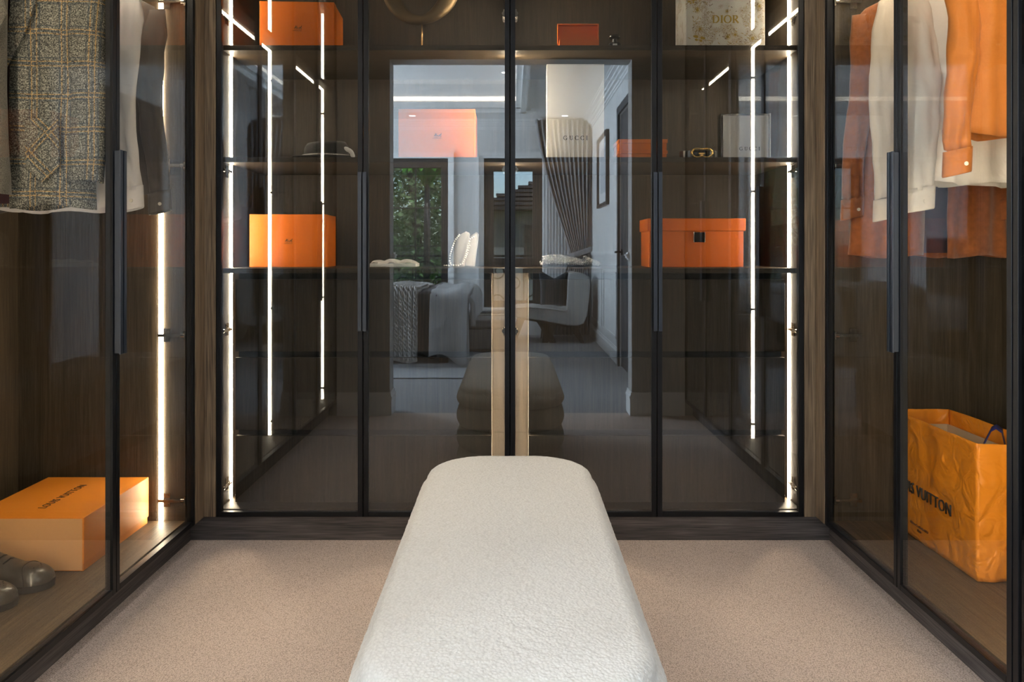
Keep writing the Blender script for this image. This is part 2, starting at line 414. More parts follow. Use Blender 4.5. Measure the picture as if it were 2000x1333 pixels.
class Ink:
    """thick-and-thin strokes drawn in the x-y plane"""
    def __init__(s): s.mb = MB()
    def stroke(s, pts, wds):
        n = len(pts); L_, R_ = [], []
        for i in range(n):
            a = Vector(pts[max(0, i-1)]); b_ = Vector(pts[min(n-1, i+1)]); d = (b_ - a)
            d = d.normalized() if d.length > 0 else Vector((1, 0)); nn = Vector((-d.y, d.x)); p = Vector(pts[i]); w_ = wds[i] if isinstance(wds, list) else wds
            L_.append(p + nn*w_/2); R_.append(p - nn*w_/2)
        for i in range(n-1):
            q = [L_[i], L_[i+1], R_[i+1], R_[i]]
            k = len(s.mb.v); s.mb.v += [(a.x, a.y, .0004) for a in q] + [(a.x, a.y, -.0004) for a in q]
            s.mb.f += [(k,k+1,k+2,k+3),(k+7,k+6,k+5,k+4),(k,k+4,k+5,k+1),(k+1,k+5,k+6,k+2),(k+2,k+6,k+7,k+3),(k+3,k+7,k+4,k)]
    def arc(s, cx, cy, rx, ry, a0, a1, w0, w1, n=22):
        pts, ws = [], []
        for i in range(n+1):
            a = R(a0 + (a1-a0)*i/n); pts.append((cx+rx*math.cos(a), cy+ry*math.sin(a))); ws.append(w0 + (w1-w0)*abs(math.cos(a)))
        s.stroke(pts, ws)
    def glyph(s, ch, x, h):
        t, k = .08*h, .20*h   # thin, thick
        sf = .10*h
        def serif(cx, y, w_=.34): s.stroke([(cx-w_*h/2, y), (cx+w_*h/2, y)], t)
        if ch == 'I':
            s.stroke([(x+.18*h, 0), (x+.18*h, h)], k); serif(x+.18*h, t/2); serif(x+.18*h, h-t/2); return .36*h
        if ch == 'U':
            s.stroke([(x+.20*h, h), (x+.20*h, .32*h)], k); s.stroke([(x+.72*h, h), (x+.72*h, .32*h)], t*1.3)
            s.arc(x+.46*h, .34*h, .26*h, .31*h, 180, 360, t, k*.8); serif(x+.20*h, h-t/2); serif(x+.72*h, h-t/2, .26); return .92*h
        if ch in 'CG':
            s.arc(x+.46*h, .5*h, .40*h, .47*h, 48, 318 if ch == 'C' else 330, t, k)
            s.stroke([(x+.74*h, .98*h), (x+.74*h, .72*h)], t*1.2)
            if ch == 'G':
                s.stroke([(x+.78*h, .03*h), (x+.78*h, .42*h)], k*.9); serif(x+.76*h, .42*h, .34); return 1.0*h
            s.stroke([(x+.76*h, .02*h), (x+.76*h, .2*h)], t); return .90*h
        if ch == 'D':
            s.stroke([(x+.18*h, 0), (x+.18*h, h)], k); s.stroke([(x+.02*h, t/2), (x+.42*h, t/2)], t); s.stroke([(x+.02*h, h-t/2), (x+.42*h, h-t/2)], t)
            s.arc(x+.40*h, .5*h, .44*h, .5*h-t/2, -90, 90, t, k); return .96*h
        if ch == 'O':
            s.arc(x+.48*h, .5*h, .42*h, .48*h, 0, 360, t, k, 34); return .98*h
        if ch == 'R':
            s.stroke([(x+.18*h, 0), (x+.18*h, h)], k); serif(x+.18*h, t/2); s.stroke([(x+.02*h, h-t/2), (x+.42*h, h-t/2)], t)
            s.arc(x+.38*h, .74*h, .26*h, .26*h-t/2, -90, 90, t, k); s.stroke([(x+.2*h, .49*h), (x+.40*h, .49*h)], t); s.stroke([(x+.38*h, .48*h), (x+.80*h, 0)], k); return .86*h
    def word(s, txt, h, gap):
        x = 0
        for ch in txt: x += s.glyph(ch, x, h) + gap*h
        x -= gap*h
        s.mb.v = [(a - x/2, b_ - h/2, c) for a, b_, c in s.mb.v]
    def carriage(s, h):
        for cx in (-.35*h, .05*h): s.arc(cx, -.28*h, .18*h, .18*h, 0, 360, .06*h, .06*h, 14)
        s.stroke([(-.55*h, -.02*h), (.25*h, -.02*h)], .10*h); s.stroke([(-.3*h, 0), (-.2*h, .42*h)], .16*h); s.stroke([(-.2*h, .05*h), (.1*h, .35*h)], .12*h)
        s.stroke([(.2*h, -.1*h), (.75*h, -.05*h)], .05*h); s.stroke([(.45*h, .0), (.85*h, .12*h), (.95*h, .42*h)], .16*h)
        for xx in (.45, .55, .8, .9): s.stroke([(xx*h, 0), (xx*h, -.42*h)], .06*h)
        s.stroke([(-.9*h, -.62*h), (1.0*h, -.62*h)], .07*h)
    def build(s, mat, parent, mtx, name='lettering'):
        return s.mb.move(mtx).build(name, mat, parent, fixn=False)

# ------------------------------------------------------------------ the room shell
ZC = 2.57
YW0, YW1 = .50, .645          # wall with the opening the camera looks through
BX0, BX1, BY0 = -3.60, .95, -3.78
def sbox(name, mat, *b): return struct(MB().box(*b).build(name, mat))
sbox('floor', 'carpet', -1.78, 1.78, YW0+.07, 3.25, -.08, 0)
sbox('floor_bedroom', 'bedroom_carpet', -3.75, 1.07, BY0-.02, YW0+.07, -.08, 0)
sbox('wall_back', 'closet_paint', -1.75, 1.75, 3.20, 3.28, 0, ZC)
sbox('wall_left', 'closet_paint', -1.78, -1.70, YW1, 3.20, 0, ZC)
sbox('wall_right', 'closet_paint', 1.70, 1.78, YW1, 3.20, 0, ZC)
sbox('ceiling', 'white_paint', -1.78, 1.78, YW1, 3.28, ZC, ZC+.06)
OPW, OPH = .743, 2.189
wl_ = MB().box(BX0, -OPW, YW0, YW1, 0, ZC).box(OPW, 1.78, YW0, YW1, 0, ZC).box(-OPW, OPW, YW0, YW1, OPH, ZC).build('wall_front', 'closet_paint'); struct(wl_)
# skirting and dado mouldings that wrap the opening
def moulding(name, x0, x1, y0, y1, z0, prof, mat='white_paint'):
    """stack of thin boxes: prof = list of (height, projection)"""
    mb = MB(); z = z0
    for h_, p in prof:
        mb.box(x0-p, x1+p, y0-p, y1+p, z, z+h_); z += h_
    return struct(mb.build(name, mat, bevel=.002))
SK = [(.105, .012), (.012, .016), (.010, .011), (.016, .007)]
RL = [(.010, .006), (.016, .016), (.010, .022), (.012, .010)]
def mould_run(name, axis, side, at_, a0, a1, z0, prof, mat='white_paint'):
    mb = MB(); z = z0
    for h_, p in prof:
        lo, hi = (at_, at_ + side*p) if side > 0 else (at_ + side*p, at_)
        if axis == 'x': mb.box(a0, a1, lo, hi, z, z+h_)
        else: mb.box(lo, hi, a0, a1, z, z+h_)
        z += h_
    return struct(mb.build(name, mat))
for i, (s_, x0, x1) in enumerate(((-1, -1.066, -OPW-.0), (1, OPW, 1.066))):
    mould_run('baseboard_front', 'x', 1, YW1, x0, x1, 0, SK)
    mould_run('baseboard_reveal', 'y', -s_, s_*OPW, YW0-.01, YW1+.012, 0, SK)
    mould_run('trim_rail', 'y', -s_, s_*OPW, YW0-.022, YW0+.05, .955, RL)
mould_run('baseboard_bedroom', 'x', -1, YW0, OPW, BX1, 0, SK)
mould_run('baseboard_bedroom', 'x', -1, YW0, BX0, -OPW, 0, SK)
mould_run('trim_rail', 'x', -1, YW0, OPW, BX1, .955, RL)
mould_run('trim_rail', 'x', -1, YW0, BX0, -OPW, .955, RL)

# ------------------------------------------------------------------ wardrobes with smoked glass doors
HZ = (.175, .73, 1.30, 1.85)
ZD0, ZD1 = .085, 2.485
def hinge_mb():
    """concealed hinge: cross plate on the carcass (at x = 0, facing +x), arm towards -y, cup on the door"""
    mb = MB()
    mb.box(0, .004, -.012, .012, -.030, .030).box(.004, .007, -.026, .026, -.007, .007)
    mb.box(.007, .016, -.058, .024, -.0065, .0065).box(.016, .019, -.05, .016, -.004, .004)
    mb.cyl((.004, -.004, .021), (.007, -.004, .021), .004, 10).cyl((.004, -.004, -.021), (.007, -.004, -.021), .004, 10)
    mb.cyl((.011, -.052, 0), (.011, -.064, 0), .010, 16)
    mb.box(.006, .014, -.067, -.060, -.018, .018)
    return mb.move(Matrix.Diagonal((.8, 1, .75, 1)))
def door(parent, a0, a1, plane, axis, s, hinge_at, handle_at, carc):
    """frame runs a0..a1 along `axis`; plane = outer face; s = direction into the wardrobe; carc = carcass face for the hinges"""
    fw, fd = .017, .021
    def bx(mb, u0, u1, d0, d1, z0, z1):
        lo, hi = sorted((plane + s*d0, plane + s*d1))
        return mb.box(u0, u1, lo, hi, z0, z1) if axis == 'x' else mb.box(lo, hi, u0, u1, z0, z1)
    fr = MB()
    bx(fr, a0, a0+fw, 0, fd, ZD0, ZD1); bx(fr, a1-fw, a1, 0, fd, ZD0, ZD1)
    bx(fr, a0+fw, a1-fw, 0, fd, ZD0, ZD0+fw); bx(fr, a0+fw, a1-fw, 0, fd, ZD1-fw, ZD1)
    d = fr.build('door', 'black_metal', parent, bevel=.0012)
    g = MB(); bx(g, a0+fw-.001, a1-fw+.001, .004, .008, ZD0+fw-.001, ZD1-fw+.001); g.build('glass_pane', 'smoked_glass' if axis == 'x' else 'side_glass', d)
    h = MB(); hu = handle_at
    bx(h, hu-.0065, hu+.0065, -.020, -.015, .735, 1.287); bx(h, hu-.002, hu+.002, -.016, 0.0, .737, 1.285)
    h.build('handle', 'handle_metal', d, bevel=.0008)
    for z in HZ:
        m = hinge_mb()
        # map hinge local x (away from carcass), y (towards door negative)
        if axis == 'x':
            dx = 1 if carc < (a0+a1)/2 else -1
            mt = Matrix(((dx, 0, 0, carc), (0, s, 0, plane + s*.088), (0, 0, 1, z), (0, 0, 0, 1)))
        else:
            dy = 1 if carc < (a0+a1)/2 else -1
            mt = Matrix(((0, s, 0, plane + s*.088), (dy, 0, 0, carc), (0, 0, 1, z), (0, 0, 0, 1)))
        m.move(mt).build('hinge', 'steel', d, smooth=False)
    return d

def back_unit(sg, label):
    root = thing('glass_wardrobe', (sg*.513, D, 0), label, 'wardrobe', 'wardrobes along the far wall')
    X = lambda a, b_: tuple(sorted((sg*a, sg*b_)))
    BK = 3.165
    def pb(name, mat, a, b_, y0, y1, z0, z1, bev=.0008):
        x0, x1 = X(a, b_); return MB().box(x0, x1, y0, y1, z0, z1).build(name, mat, root, bevel=bev)
    pb('side_panel', 'oak_dark', 1.022, 1.040, 2.675, BK+.015, .087, 2.48)
    pb('side_panel', 'oak_dark', .001, .012, 2.675, BK+.015, .087, 2.48)
    pb('back_panel', 'oak_dark', .0122, 1.022, BK, BK+.015, .087, 2.48)
    pb('base_board', 'oak_dark_x', .0122, 1.022, 2.675, BK, .087, .105)
    pb('top_board', 'oak_dark_x', .0122, 1.022, 2.675, BK, 2.462, 2.48)
    shelves = (1.727, 1.329, 2.13)
    for z in shelves: pb('shelf', 'oak_dark_x', .0125, 1.0215, 2.70, BK, z, z+.018)
    pb('counter', 'oak_dark_x', .0125, 1.0215, 2.70, BK, .934, .952)
    # drawers, set back behind the light channel
    for z0, z1 in ((.651, .911), (.369, .629), (.108, .347)):
        x0, x1 = X(.0665, .989)
        dr = MB().box(x0, x1, 2.735, 2.753, z0, z1).build('drawer', 'oak_dark', root, bevel=.001)
        MB().box(x0+.018, x1-.018, 2.7535, 3.13, z0+.01, z1-.04).build('drawer_box', 'oak_dark', dr)
    for z0, z1 in ((.911, .934), (.629, .651), (.347, .369)): pb('finger_channel', 'black_gap', .072, .984, 2.756, 2.770, z0-.02, z1-.001 if z1 > .93 else z1+.02, 0)
    pb('case_side', 'oak_dark', .0665, .0800, 2.772, 3.16, .106, .933); pb('case_side', 'oak_dark', .9755, .989, 2.772, 3.16, .106, .933)
    pb('filler_strip', 'oak_dark', .0125, .0660, 2.862, 2.88, .106, .933)
    pb('filler_strip', 'oak_dark', .9895, 1.0215, 2.880, 2.90, .106, .933)
    # light strips let into the two side panels, broken by the shelves
    zs = [.1055, .9335, .9525, 1.3285, 1.3475, 1.7265, 1.7455, 2.1295, 2.1485, 2.461]
    for k in range(0, 10, 2):
        pb('light_strip', 'led', 1.0190, 1.0218, 2.776, 2.790, zs[k], zs[k+1], 0)
        pb('light_strip', 'led', .0122, .0140, 2.772, 2.792, zs[k], zs[k+1], 0)
    a, b_ = X(.5145, 1.0245); door(root, a, b_, D, 'x', 1, None, sg*.5215, sg*1.022)
    a, b_ = X(.0015, .5115); door(root, a, b_, D, 'x', 1, None, sg*.5045, sg*.012)
    return root
back_unit(-1, 'smoked glass wardrobe with the round bronze sculpture and the black hat inside')
back_unit(1, 'smoked glass wardrobe with the gold-printed white box and the clasped orange box inside')

XF = 1.067
def side_unit(sg, y0, y1, label, strips, xn=1.173):
    root = thing('hanging_wardrobe', (sg*XF, (y0+y1)/2, 0), label, 'wardrobe', 'hanging wardrobes along the side walls')
    XB = 1.655
    X = lambda a, b_: tuple(sorted((sg*a, sg*b_)))
    def pb(name, mat, a, b_, ya, yb, z0, z1, bev=.0008):
        x0, x1 = X(a, b_); return MB().box(x0, x1, ya, yb, z0, z1).build(name, mat, root, bevel=bev)
    pb('side_panel', 'oak_dark', 1.092, XB+.015, y1-.018, y1-.001, .087, 2.48)
    pb('side_panel', 'oak_dark', 1.092, XB+.015, y0+.001, y0+.018, .087, 2.48)
    pb('back_panel', 'oak_dark', XB, XB+.015, y0+.018, y1-.018, .087, 2.48)
    pb('base_board', 'oak_dark_y', 1.092, XB, y0+.018, y1-.018, .087, .105)
    pb('top_board', 'oak_dark_y', 1.092, XB, y0+.018, y1-.018, 2.462, 2.48)
    pb('shelf', 'oak_dark_y', 1.100, XB, y0+.0185, y1-.0185, 2.000, 2.020)
    MB().cyl((sg*1.365, y0+.018, 1.93), (sg*1.365, y1-.018, 1.93), .0125, 14).build('hanging_rail', 'rail_metal', root, smooth=True)
    if 'far' in strips:
        for z0, z1 in ((.1055, 1.9995), (2.0205, 2.461)): pb('light_strip', 'led_side', 1.166, 1.180, y1-.024, y1-.0185, z0, z1, 0)
    if 'near' in strips:
        for z0, z1 in ((.1055, 1.9995), (2.0205, 2.461)): pb('light_strip', 'led_side', xn-.007, xn+.007, y0+.0185, y0+.024, z0, z1, 0)
    if 'top' in strips: pb('light_strip', 'led_side', xn-.007, xn+.007, y0+.03, y1-.03, 1.994, 1.9995, 0)
    ym = (y0+y1)/2
    door(root, ym+.0015, y1-.001, sg*XF, 'y', sg, None, ym+.010, y1-.018)
    door(root, y0+.001, ym-.0015, sg*XF, 'y', sg, None, ym-.010, y0+.018)
    return root
side_unit(-1, 1.550, 2.575, 'hanging wardrobe with the plaid blazer and the saffron gift box inside', ('far', 'near', 'top'), 1.185)
side_unit(1, 1.612, 2.575, 'hanging wardrobe with the orange shirt and the saffron paper bag inside', ('near', 'top'))
side_unit(-1, .648, 1.548, 'empty hanging wardrobe beside the opening, left of the bench', ('near', 'top'), 1.15)
side_unit(1, .648, 1.610, 'empty hanging wardrobe beside the opening, right of the bench', ('top',))

# fillers, returns and plinths between the wardrobes
for sg in (-1, 1):
    x0, x1 = sorted((sg*1.0275, sg*1.066)); struct(MB().box(x0, x1, 2.650, 2.672, .085, 2.52).build('trim_1', 'oak_trim', bevel=.0008))
    x0, x1 = sorted((sg*1.067, sg*1.086)); struct(MB().box(x0, x1, 2.580, 2.672, .085, 2.52).build('trim_2', 'oak_trim', bevel=.0008))
    x0, x1 = sorted((sg*1.117, sg*1.135)); struct(MB().box(x0, x1, .648, 2.659, 0, .082).build('trim_3', 'oak_plinth_y', bevel=.0008))
    x0, x1 = sorted((sg*1.068, sg*1.086)); struct(MB().box(x0, x1, .648, 2.579, 2.49, ZC).build('trim_4', 'oak_trim'))
struct(MB().box(-1.135, 1.135, 2.660, 2.678, 0, .082).build('trim_5', 'oak_plinth', bevel=.0008))
struct(MB().box(-1.066, 1.066, 2.652, 2.670, 2.49, ZC).build('trim_6', 'oak_trim'))

# closet downlights
for i, (xx, yy) in enumerate(((-.42, 1.05), (.42, 1.05), (-.42, 1.95), (.42, 1.95))):
    t = thing('ceiling_downlight', (xx, yy, ZC), ('recessed ceiling downlight over the ' + ('near' if yy < 1.5 else 'far') + ' end of the bench, ' + ('left' if xx < 0 else 'right') + ' side'), 'downlight', 'downlights above the bench')
    MB().lathe((xx, yy, ZC), [(.036, -.001), (.036, -.006), (.048, -.006), (.050, -.001)], 24).build('bezel', 'white_paint', t)
    MB().lathe((xx, yy, ZC), [(.0345, -.001), (.0345, -.003)], 20).build('lens', 'downlight', t)
    sp = lamp('downlight_beam', 'SPOT', (xx, yy, ZC-.012), (0, 0, 0), 7 if yy < 1.5 else 24, (1.0, .95, .89), spot_size=R(100), spot_blend=.8, shadow_soft_size=.06)

# ------------------------------------------------------------------ the boucle bench
BYa, BYb, BHW = .955, 2.170, .228
bc = Vector((0, (BYa+BYb)/2, 0)); BHL = (BYb-BYa)/2
bench = thing('upholstered_bench', (0, bc.y, 0), 'long cream boucle bench with rounded ends standing on the carpet', 'bench')
def plan(n, hw, hl, r):
    pts = []
    segs = [((hw, -(hl-r)), (hw, hl-r)), None, ((hw-r, hl), (-(hw-r), hl)), None, ((-hw, hl-r), (-hw, -(hl-r))), None, ((-(hw-r), -hl), (hw-r, -hl)), None]
    cs = [(hw-r, hl-r, 0), (-(hw-r), hl-r, 90), (-(hw-r), -(hl-r), 180), (hw-r, -(hl-r), 270)]
    lens = [2*(hl-r), PI*r/2, 2*(hw-r), PI*r/2, 2*(hl-r), PI*r/2, 2*(hw-r), PI*r/2]; tot = sum(lens)
    for k in range(n):
        d = tot*k/n; i = 0
        while d > lens[i]: d -= lens[i]; i += 1
        f = d/lens[i] if lens[i] else 0
        if i % 2 == 0:
            a, b_ = segs[i]; pts.append((a[0]+(b_[0]-a[0])*f, a[1]+(b_[1]-a[1])*f))
        else:
            c = cs[i//2]; t = R(c[2]+90*f); pts.append((c[0]+r*math.cos(t), c[1]+r*math.sin(t)))
    return pts
def lumps(p, amp):
    q = Vector(p)
    return amp*(.8*noise.noise(q*95) + noise.noise(q*210+Vector((3, 7, 1))))
NP = 520
PL = plan(NP, BHW, BHL, .165)
def ring(off, z, s=1.0, crown=0):
    out = []
    for (x, y) in PL:
        my = max(-(BHL-BHW), min(BHL-BHW, y)); mx_ = 0
        dx, dy = x-mx_, y-my; L = math.hypot(dx, dy) or 1
        x2, y2 = mx_+dx*s+dx/L*off, my+dy*s+dy/L*off
        out.append(Vector((x2, y2+bc.y, z)))
    return out
def bench_part(name, prof, amp=.0013, cap_top=False):
    mb = MB(); rings = []
    for (off, z, s) in prof:
        r = ring(off, z, s); rr = []
        for p in r:
            d = lumps(p, amp); c = Vector((0, max(BYa+BHW, min(BYb-BHW, p.y)), p.z-.05)); nrm = (p - c); nrm = nrm.normalized() if nrm.length > 1e-5 else Vector((0, 0, 1))
            if s < .9: nrm = Vector((0, 0, 1))
            rr.append(p + nrm*d)
        rings.append(rr)
    mb.ring_loft(rings, True, False, False)
    o = mb.build(name, 'boucle', bench, smooth=True)
    bm = bmesh.new(); bm.from_mesh(o.data); bmesh.ops.remove_doubles(bm, verts=bm.verts, dist=.0009); bm.to_mesh(o.data); bm.free()
    return o
prof = []
for k in range(0, 13):      # side bulge of the cushion
    t = k/12; prof.append((-.012 + .018*math.sin(PI*min(1, t*1.05))**.7, .352 + .060*t, 1.0))
for k in range(1, 15):      # rounded shoulder
    a = R(90*k/14); prof.append((-.012 + .030*math.cos(a) - .030 + .006*math.sin(a)*0, .412 + .026*math.sin(a), 1.0))
s0 = 1.0
for k in range(1, 44):
    t = k/44; s = (1 - t)
    prof.append((-.042*s, .438 + .009*(1-(1-t)**2), s))
prof.append((0, .4472, 0.0))
bench_part('seat_cushion', prof)
for z0, z1 in ((.258, .350), (.166, .257), (.074, .165)):
    pr = []
    for k in range(0, 15):
        t = k/14; pr.append((-.018 + .024*math.sin(PI*t)**.6, z0 + (z1-z0)*t, 1.0))
    bench_part('padded_roll', pr)
mbp = MB(); mbp.ring_loft([ring(-.03, .002), ring(-.03, .078)]); mbp.build('plinth', 'black_gap', bench)

# ------------------------------------------------------------------ the bedroom behind the opening (seen in the glass)
FY = BY0
W1 = (-2.05, -.756, .03, 2.117); W2 = (-.327, .372, .33, 2.117)
fw_ = MB()
for x0, x1, z0, z1 in ((BX0-.2, W1[0], 0, ZC+.3), (W1[1], W2[0], 0, ZC+.3), (W2[1], BX1+.2, 0, ZC+.3), (W1[0], W1[1], 0, W1[2]), (W1[0], W1[1], W1[3], ZC+.3), (W2[0], W2[1], 0, W2[2]), (W2[0], W2[1], W2[3], ZC+.3)):
    fw_.box(x0, x1, FY-.18, FY, z0, z1)
struct(fw_.build('wall_far', 'wall_paint'))
lwm = MB(); LW = ((-3.32, -2.17), (-1.72, -.57))
for y0, y1, z0, z1 in ((FY, LW[0][0], 0, ZC+.3), (LW[0][1], LW[1][0], 0, ZC+.3), (LW[1][1], YW1, 0, ZC+.3), (LW[0][0], LW[0][1], 0, .3), (LW[1][0], LW[1][1], 0, .3), (LW[0][0], LW[0][1], 2.35, ZC+.3), (LW[1][0], LW[1][1], 2.35, ZC+.3)):
    lwm.box(BX0-.15, BX0, y0, y1, z0, z1)
struct(lwm.build('wall_bedroom_left', 'wall_paint'))
DY0, DY1, DZ = -1.33, -.47, 2.20
struct(MB().box(BX1, BX1+.12, FY, DY0, 0, ZC+.3).box(BX1, BX1+.12, DY1, YW0, 0, ZC+.3).box(BX1, BX1+.12, DY0, DY1, DZ, ZC+.3).build('wall_bedroom_right', 'wall_paint'))
TX0, TX1, TY0, TY1, TZ = -3.1, .10, -2.85, -.25, 2.80
cm = MB()
for x0, x1, y0, y1 in ((BX0, TX0, FY, YW0), (TX1, BX1, FY, YW0), (TX0, TX1, FY, TY0), (TX0, TX1, TY1, YW0)): cm.box(x0, x1, y0, y1, ZC, ZC+.05)
struct(cm.build('ceiling_bedroom', 'white_paint'))
struct(MB().box(TX0-.02, TX1+.02, TY0-.02, TY1+.02, TZ, TZ+.05).box(TX0-.03, TX0, TY0, TY1, ZC+.05, TZ).box(TX1, TX1+.03, TY0, TY1, ZC+.05, TZ).box(TX0, TX1, TY0-.03, TY0, ZC+.05, TZ).box(TX0, TX1, TY1, TY1+.03, ZC+.05, TZ).build('ceiling_tray', 'white_paint'))
# stepped cornices: round the tray edge and at the top of the walls
CO = [(-.06, .012, .05), (-.04, .028, .04), (-.02, .045, .02), (-.002, .06, .0)]
def cornice(name, axis, side, at_, a0, a1, z, steps):
    mb = MB()
    for dz, h_, p in steps:
        lo, hi = sorted((at_, at_ + side*(.02 + .5*p + h_*.6)))
        if axis == 'x': mb.box(a0, a1, lo, hi, z+dz-.02, z+dz)
        else: mb.box(lo, hi, a0, a1, z+dz-.02, z+dz)
    return struct(mb.build(name, 'white_paint'))
def steps(name, axis, side, at_, a0, a1, z, lst):
    mb = MB()
    for z0, z1, p in lst:
        lo, hi = sorted((at_, at_ + side*p))
        if axis == 'x': mb.box(a0, a1, lo, hi, z+z0, z+z1)
        else: mb.box(lo, hi, a0, a1, z+z0, z+z1)
    return struct(mb.build(name, 'white_paint'))
WC = [(-.12, -.10, .012), (-.10, -.075, .022), (-.075, -.05, .045), (-.05, -.03, .065), (-.03, -.012, .095), (-.012, 0, .11)]
steps('trim_cornice_far', 'x', 1, FY, BX0, BX1, ZC, WC)
steps('trim_cornice_right', 'y', -1, BX1, FY, YW0, ZC, WC)
steps('trim_cornice_left', 'y', 1, BX0, FY, YW0, ZC, WC)
TC = [(-.035, -.015, .16), (-.055, -.035, .11), (-.075, -.055, .075)]
steps('trim_tray_far', 'x', -1, TY0, TX0-.16, TX1+.16, ZC, [(-.03, 0, .16), (-.055, -.03, .11), (-.075, -.055, .06)])
steps('trim_tray_side', 'y', 1, TX1, TY0-.1, TY1, ZC, [(-.03, 0, .16), (-.055, -.03, .11), (-.075, -.055, .06)])
steps('trim_tray_lip', 'x', 1, TY0, TX0, TX1, ZC, [(-.03, .03, .05)])
steps('trim_tray_lip', 'y', -1, TX1, TY0, TY1, ZC, [(-.03, .03, .05)])
cv = thing('cove_light', (-1.5, TY0, ZC+.05), 'warm cove light line along the ceiling recess of the bedroom', 'cove light')
MB().box(TX0, TX1, TY0+.001, TY0+.012, ZC+.052, ZC+.095).build('light_strip', 'cove_led', cv)
MB().box(TX1-.012, TX1-.001, TY0+.02, TY1, ZC+.052, ZC+.095).build('light_strip', 'cove_led', cv)

# wall mouldings
mould_run('baseboard_right', 'y', -1, BX1, FY, DY0-.07, 0, SK)
mould_run('trim_rail', 'y', -1, BX1, FY, DY0-.07, .955, RL)
mould_run('baseboard_far', 'x', 1, FY, W1[1]+.07, W2[0]-.07, 0, SK)
for k, (y0, y1) in enumerate(((-3.62, -2.62), (-2.46, -1.52))):
    mb = MB(); q = .022
    mb.box(BX1-.012, BX1, y0, y1, .80, .80+q).box(BX1-.012, BX1, y0, y1, .22, .22+q).box(BX1-.012, BX1, y0, y0+q, .22, .82).box(BX1-.012, BX1, y1-q, y1, .22, .82)
    struct(mb.build('trim_panel', 'white_paint', bevel=.004))
for (x0, x1, z0, z1) in (W1, W2):
    mb = MB()
    for xx, s_ in ((x0, -1), (x1, 1)):
        for k, (o0, o1, p) in enumerate(((0, .025, .016), (.025, .055, .026), (.055, .072, .038))):
            lo, hi = sorted((xx+s_*o0, xx+s_*o1)); mb.box(lo, hi, FY, FY+p, 0 if z0 < .1 else z0-.06, z1+.06)
    mb.box(x0-.07, x1+.07, FY, FY+.02, z1, z1+.03).box(x0-.07, x1+.07, FY, FY+.03, z1+.03, z1+.07)
    struct(mb.build('trim_casing', 'white_paint'))

def window(name, x0, x1, z0, z1, vbars, hbars, fw=.085, transom=None):
    y0, y1 = FY-.12, FY-.03
    mb = MB().box(x0, x0+fw, y0, y1, z0, z1).box(x1-fw, x1, y0, y1, z0, z1).box(x0+fw, x1-fw, y0, y1, z0, z0+fw*.7).box(x0+fw, x1-fw, y0, y1, z1-fw*1.3, z1)
    if transom: mb.box(x0+fw, x1-fw, y0, y1, transom-.055, transom+.055)
    o = struct(mb.build(name, 'dark_frame', bevel=.004))
    for v in vbars: MB().box(v-.008, v+.008, FY-.085, FY-.06, z0+fw*.7, z1-fw*1.3).build('glazing_bar', 'dark_frame', o)
    for h_ in hbars: MB().box(x0+fw, x1-fw, FY-.084, FY-.061, h_-.007, h_+.007).build('glazing_bar', 'dark_frame', o)
    MB().box(x0+fw, x1-fw, FY-.076, FY-.070, z0+fw*.7, z1-fw*1.3).build('pane', 'clear_glass', o)
    return o
window('window_1', *W1, [-1.154, -1.44, -1.73], [1.523, 1.066, .60])
window('window_2', *W2, [.03], [1.523], fw=.115, transom=.865)
for i, (a, b_) in enumerate(LW):  # unseen windows, put into this wall to let the added daylight in
    mb = MB().box(BX0-.1, BX0-.02, a, a+.07, .3, 2.35).box(BX0-.1, BX0-.02, b_-.07, b_, .3, 2.35).box(BX0-.1, BX0-.02, a, b_, .3, .36).box(BX0-.1, BX0-.02, a, b_, 2.28, 2.35)
    struct(mb.build('window_%d' % (3+i), 'dark_frame'))

# door in the right wall
dd = struct(MB().box(BX1+.012, BX1+.052, DY0+.004, DY1-.004, .005, DZ-.004).build('door_1', 'door_dark', bevel=.002))
for z0, z1 in ((.16, .90), (1.05, 2.06)):
    MB().box(BX1+.004, BX1+.012, DY0+.12, DY1-.12, z0, z1).build('door_panel', 'door_dark', dd, bevel=.006)
lv = MB().cyl((BX1+.012, DY0+.065, 1.0), (BX1+.002, DY0+.065, 1.0), .026, 18).cyl((BX1+.004, DY0+.065, 1.0), (BX1-.05, DY0+.065, 1.0), .009, 12).tube([(BX1-.048, DY0+.065, 1.0), (BX1-.05, DY0+.09, 1.0), (BX1-.05, DY0+.17, 1.002)], [.009, .010, .008], 10)
lv.build('door_handle', 'iron', dd, smooth=True)
struct(MB().box(BX1-.018, BX1, DY0-.07, DY0, 0, DZ+.07).box(BX1-.018, BX1, DY1, DY1+.07, 0, DZ+.07).box(BX1-.018, BX1, DY0, DY1, DZ, DZ+.07).build('trim_door', 'door_dark', bevel=.003))

# framed picture on the right wall
pc = thing('framed_picture', (BX1, -2.43, 1.46), 'dark framed pale picture hanging on the bedroom wall beside the dark door', 'picture')
pm = MB(); y0, y1, z0, z1 = -2.83, -2.03, 1.46, 2.19
for b_ in ((y0, y0+.035, z0, z1), (y1-.035, y1, z0, z1), (y0+.035, y1-.035, z0, z0+.035), (y0+.035, y1-.035, z1-.035, z1)): pm.box(BX1-.035, BX1-.002, *b_)
pm.build('frame', 'dark_frame', pc, bevel=.003)
MB().box(BX1-.012, BX1-.004, y0+.034, y1-.034, z0+.034, z1-.034).build('mount', 'white_card', pc)
MB().box(BX1-.0135, BX1-.0122, y0+.16, y1-.16, z0+.14, z1-.14).build('print', 'picture_print', pc)

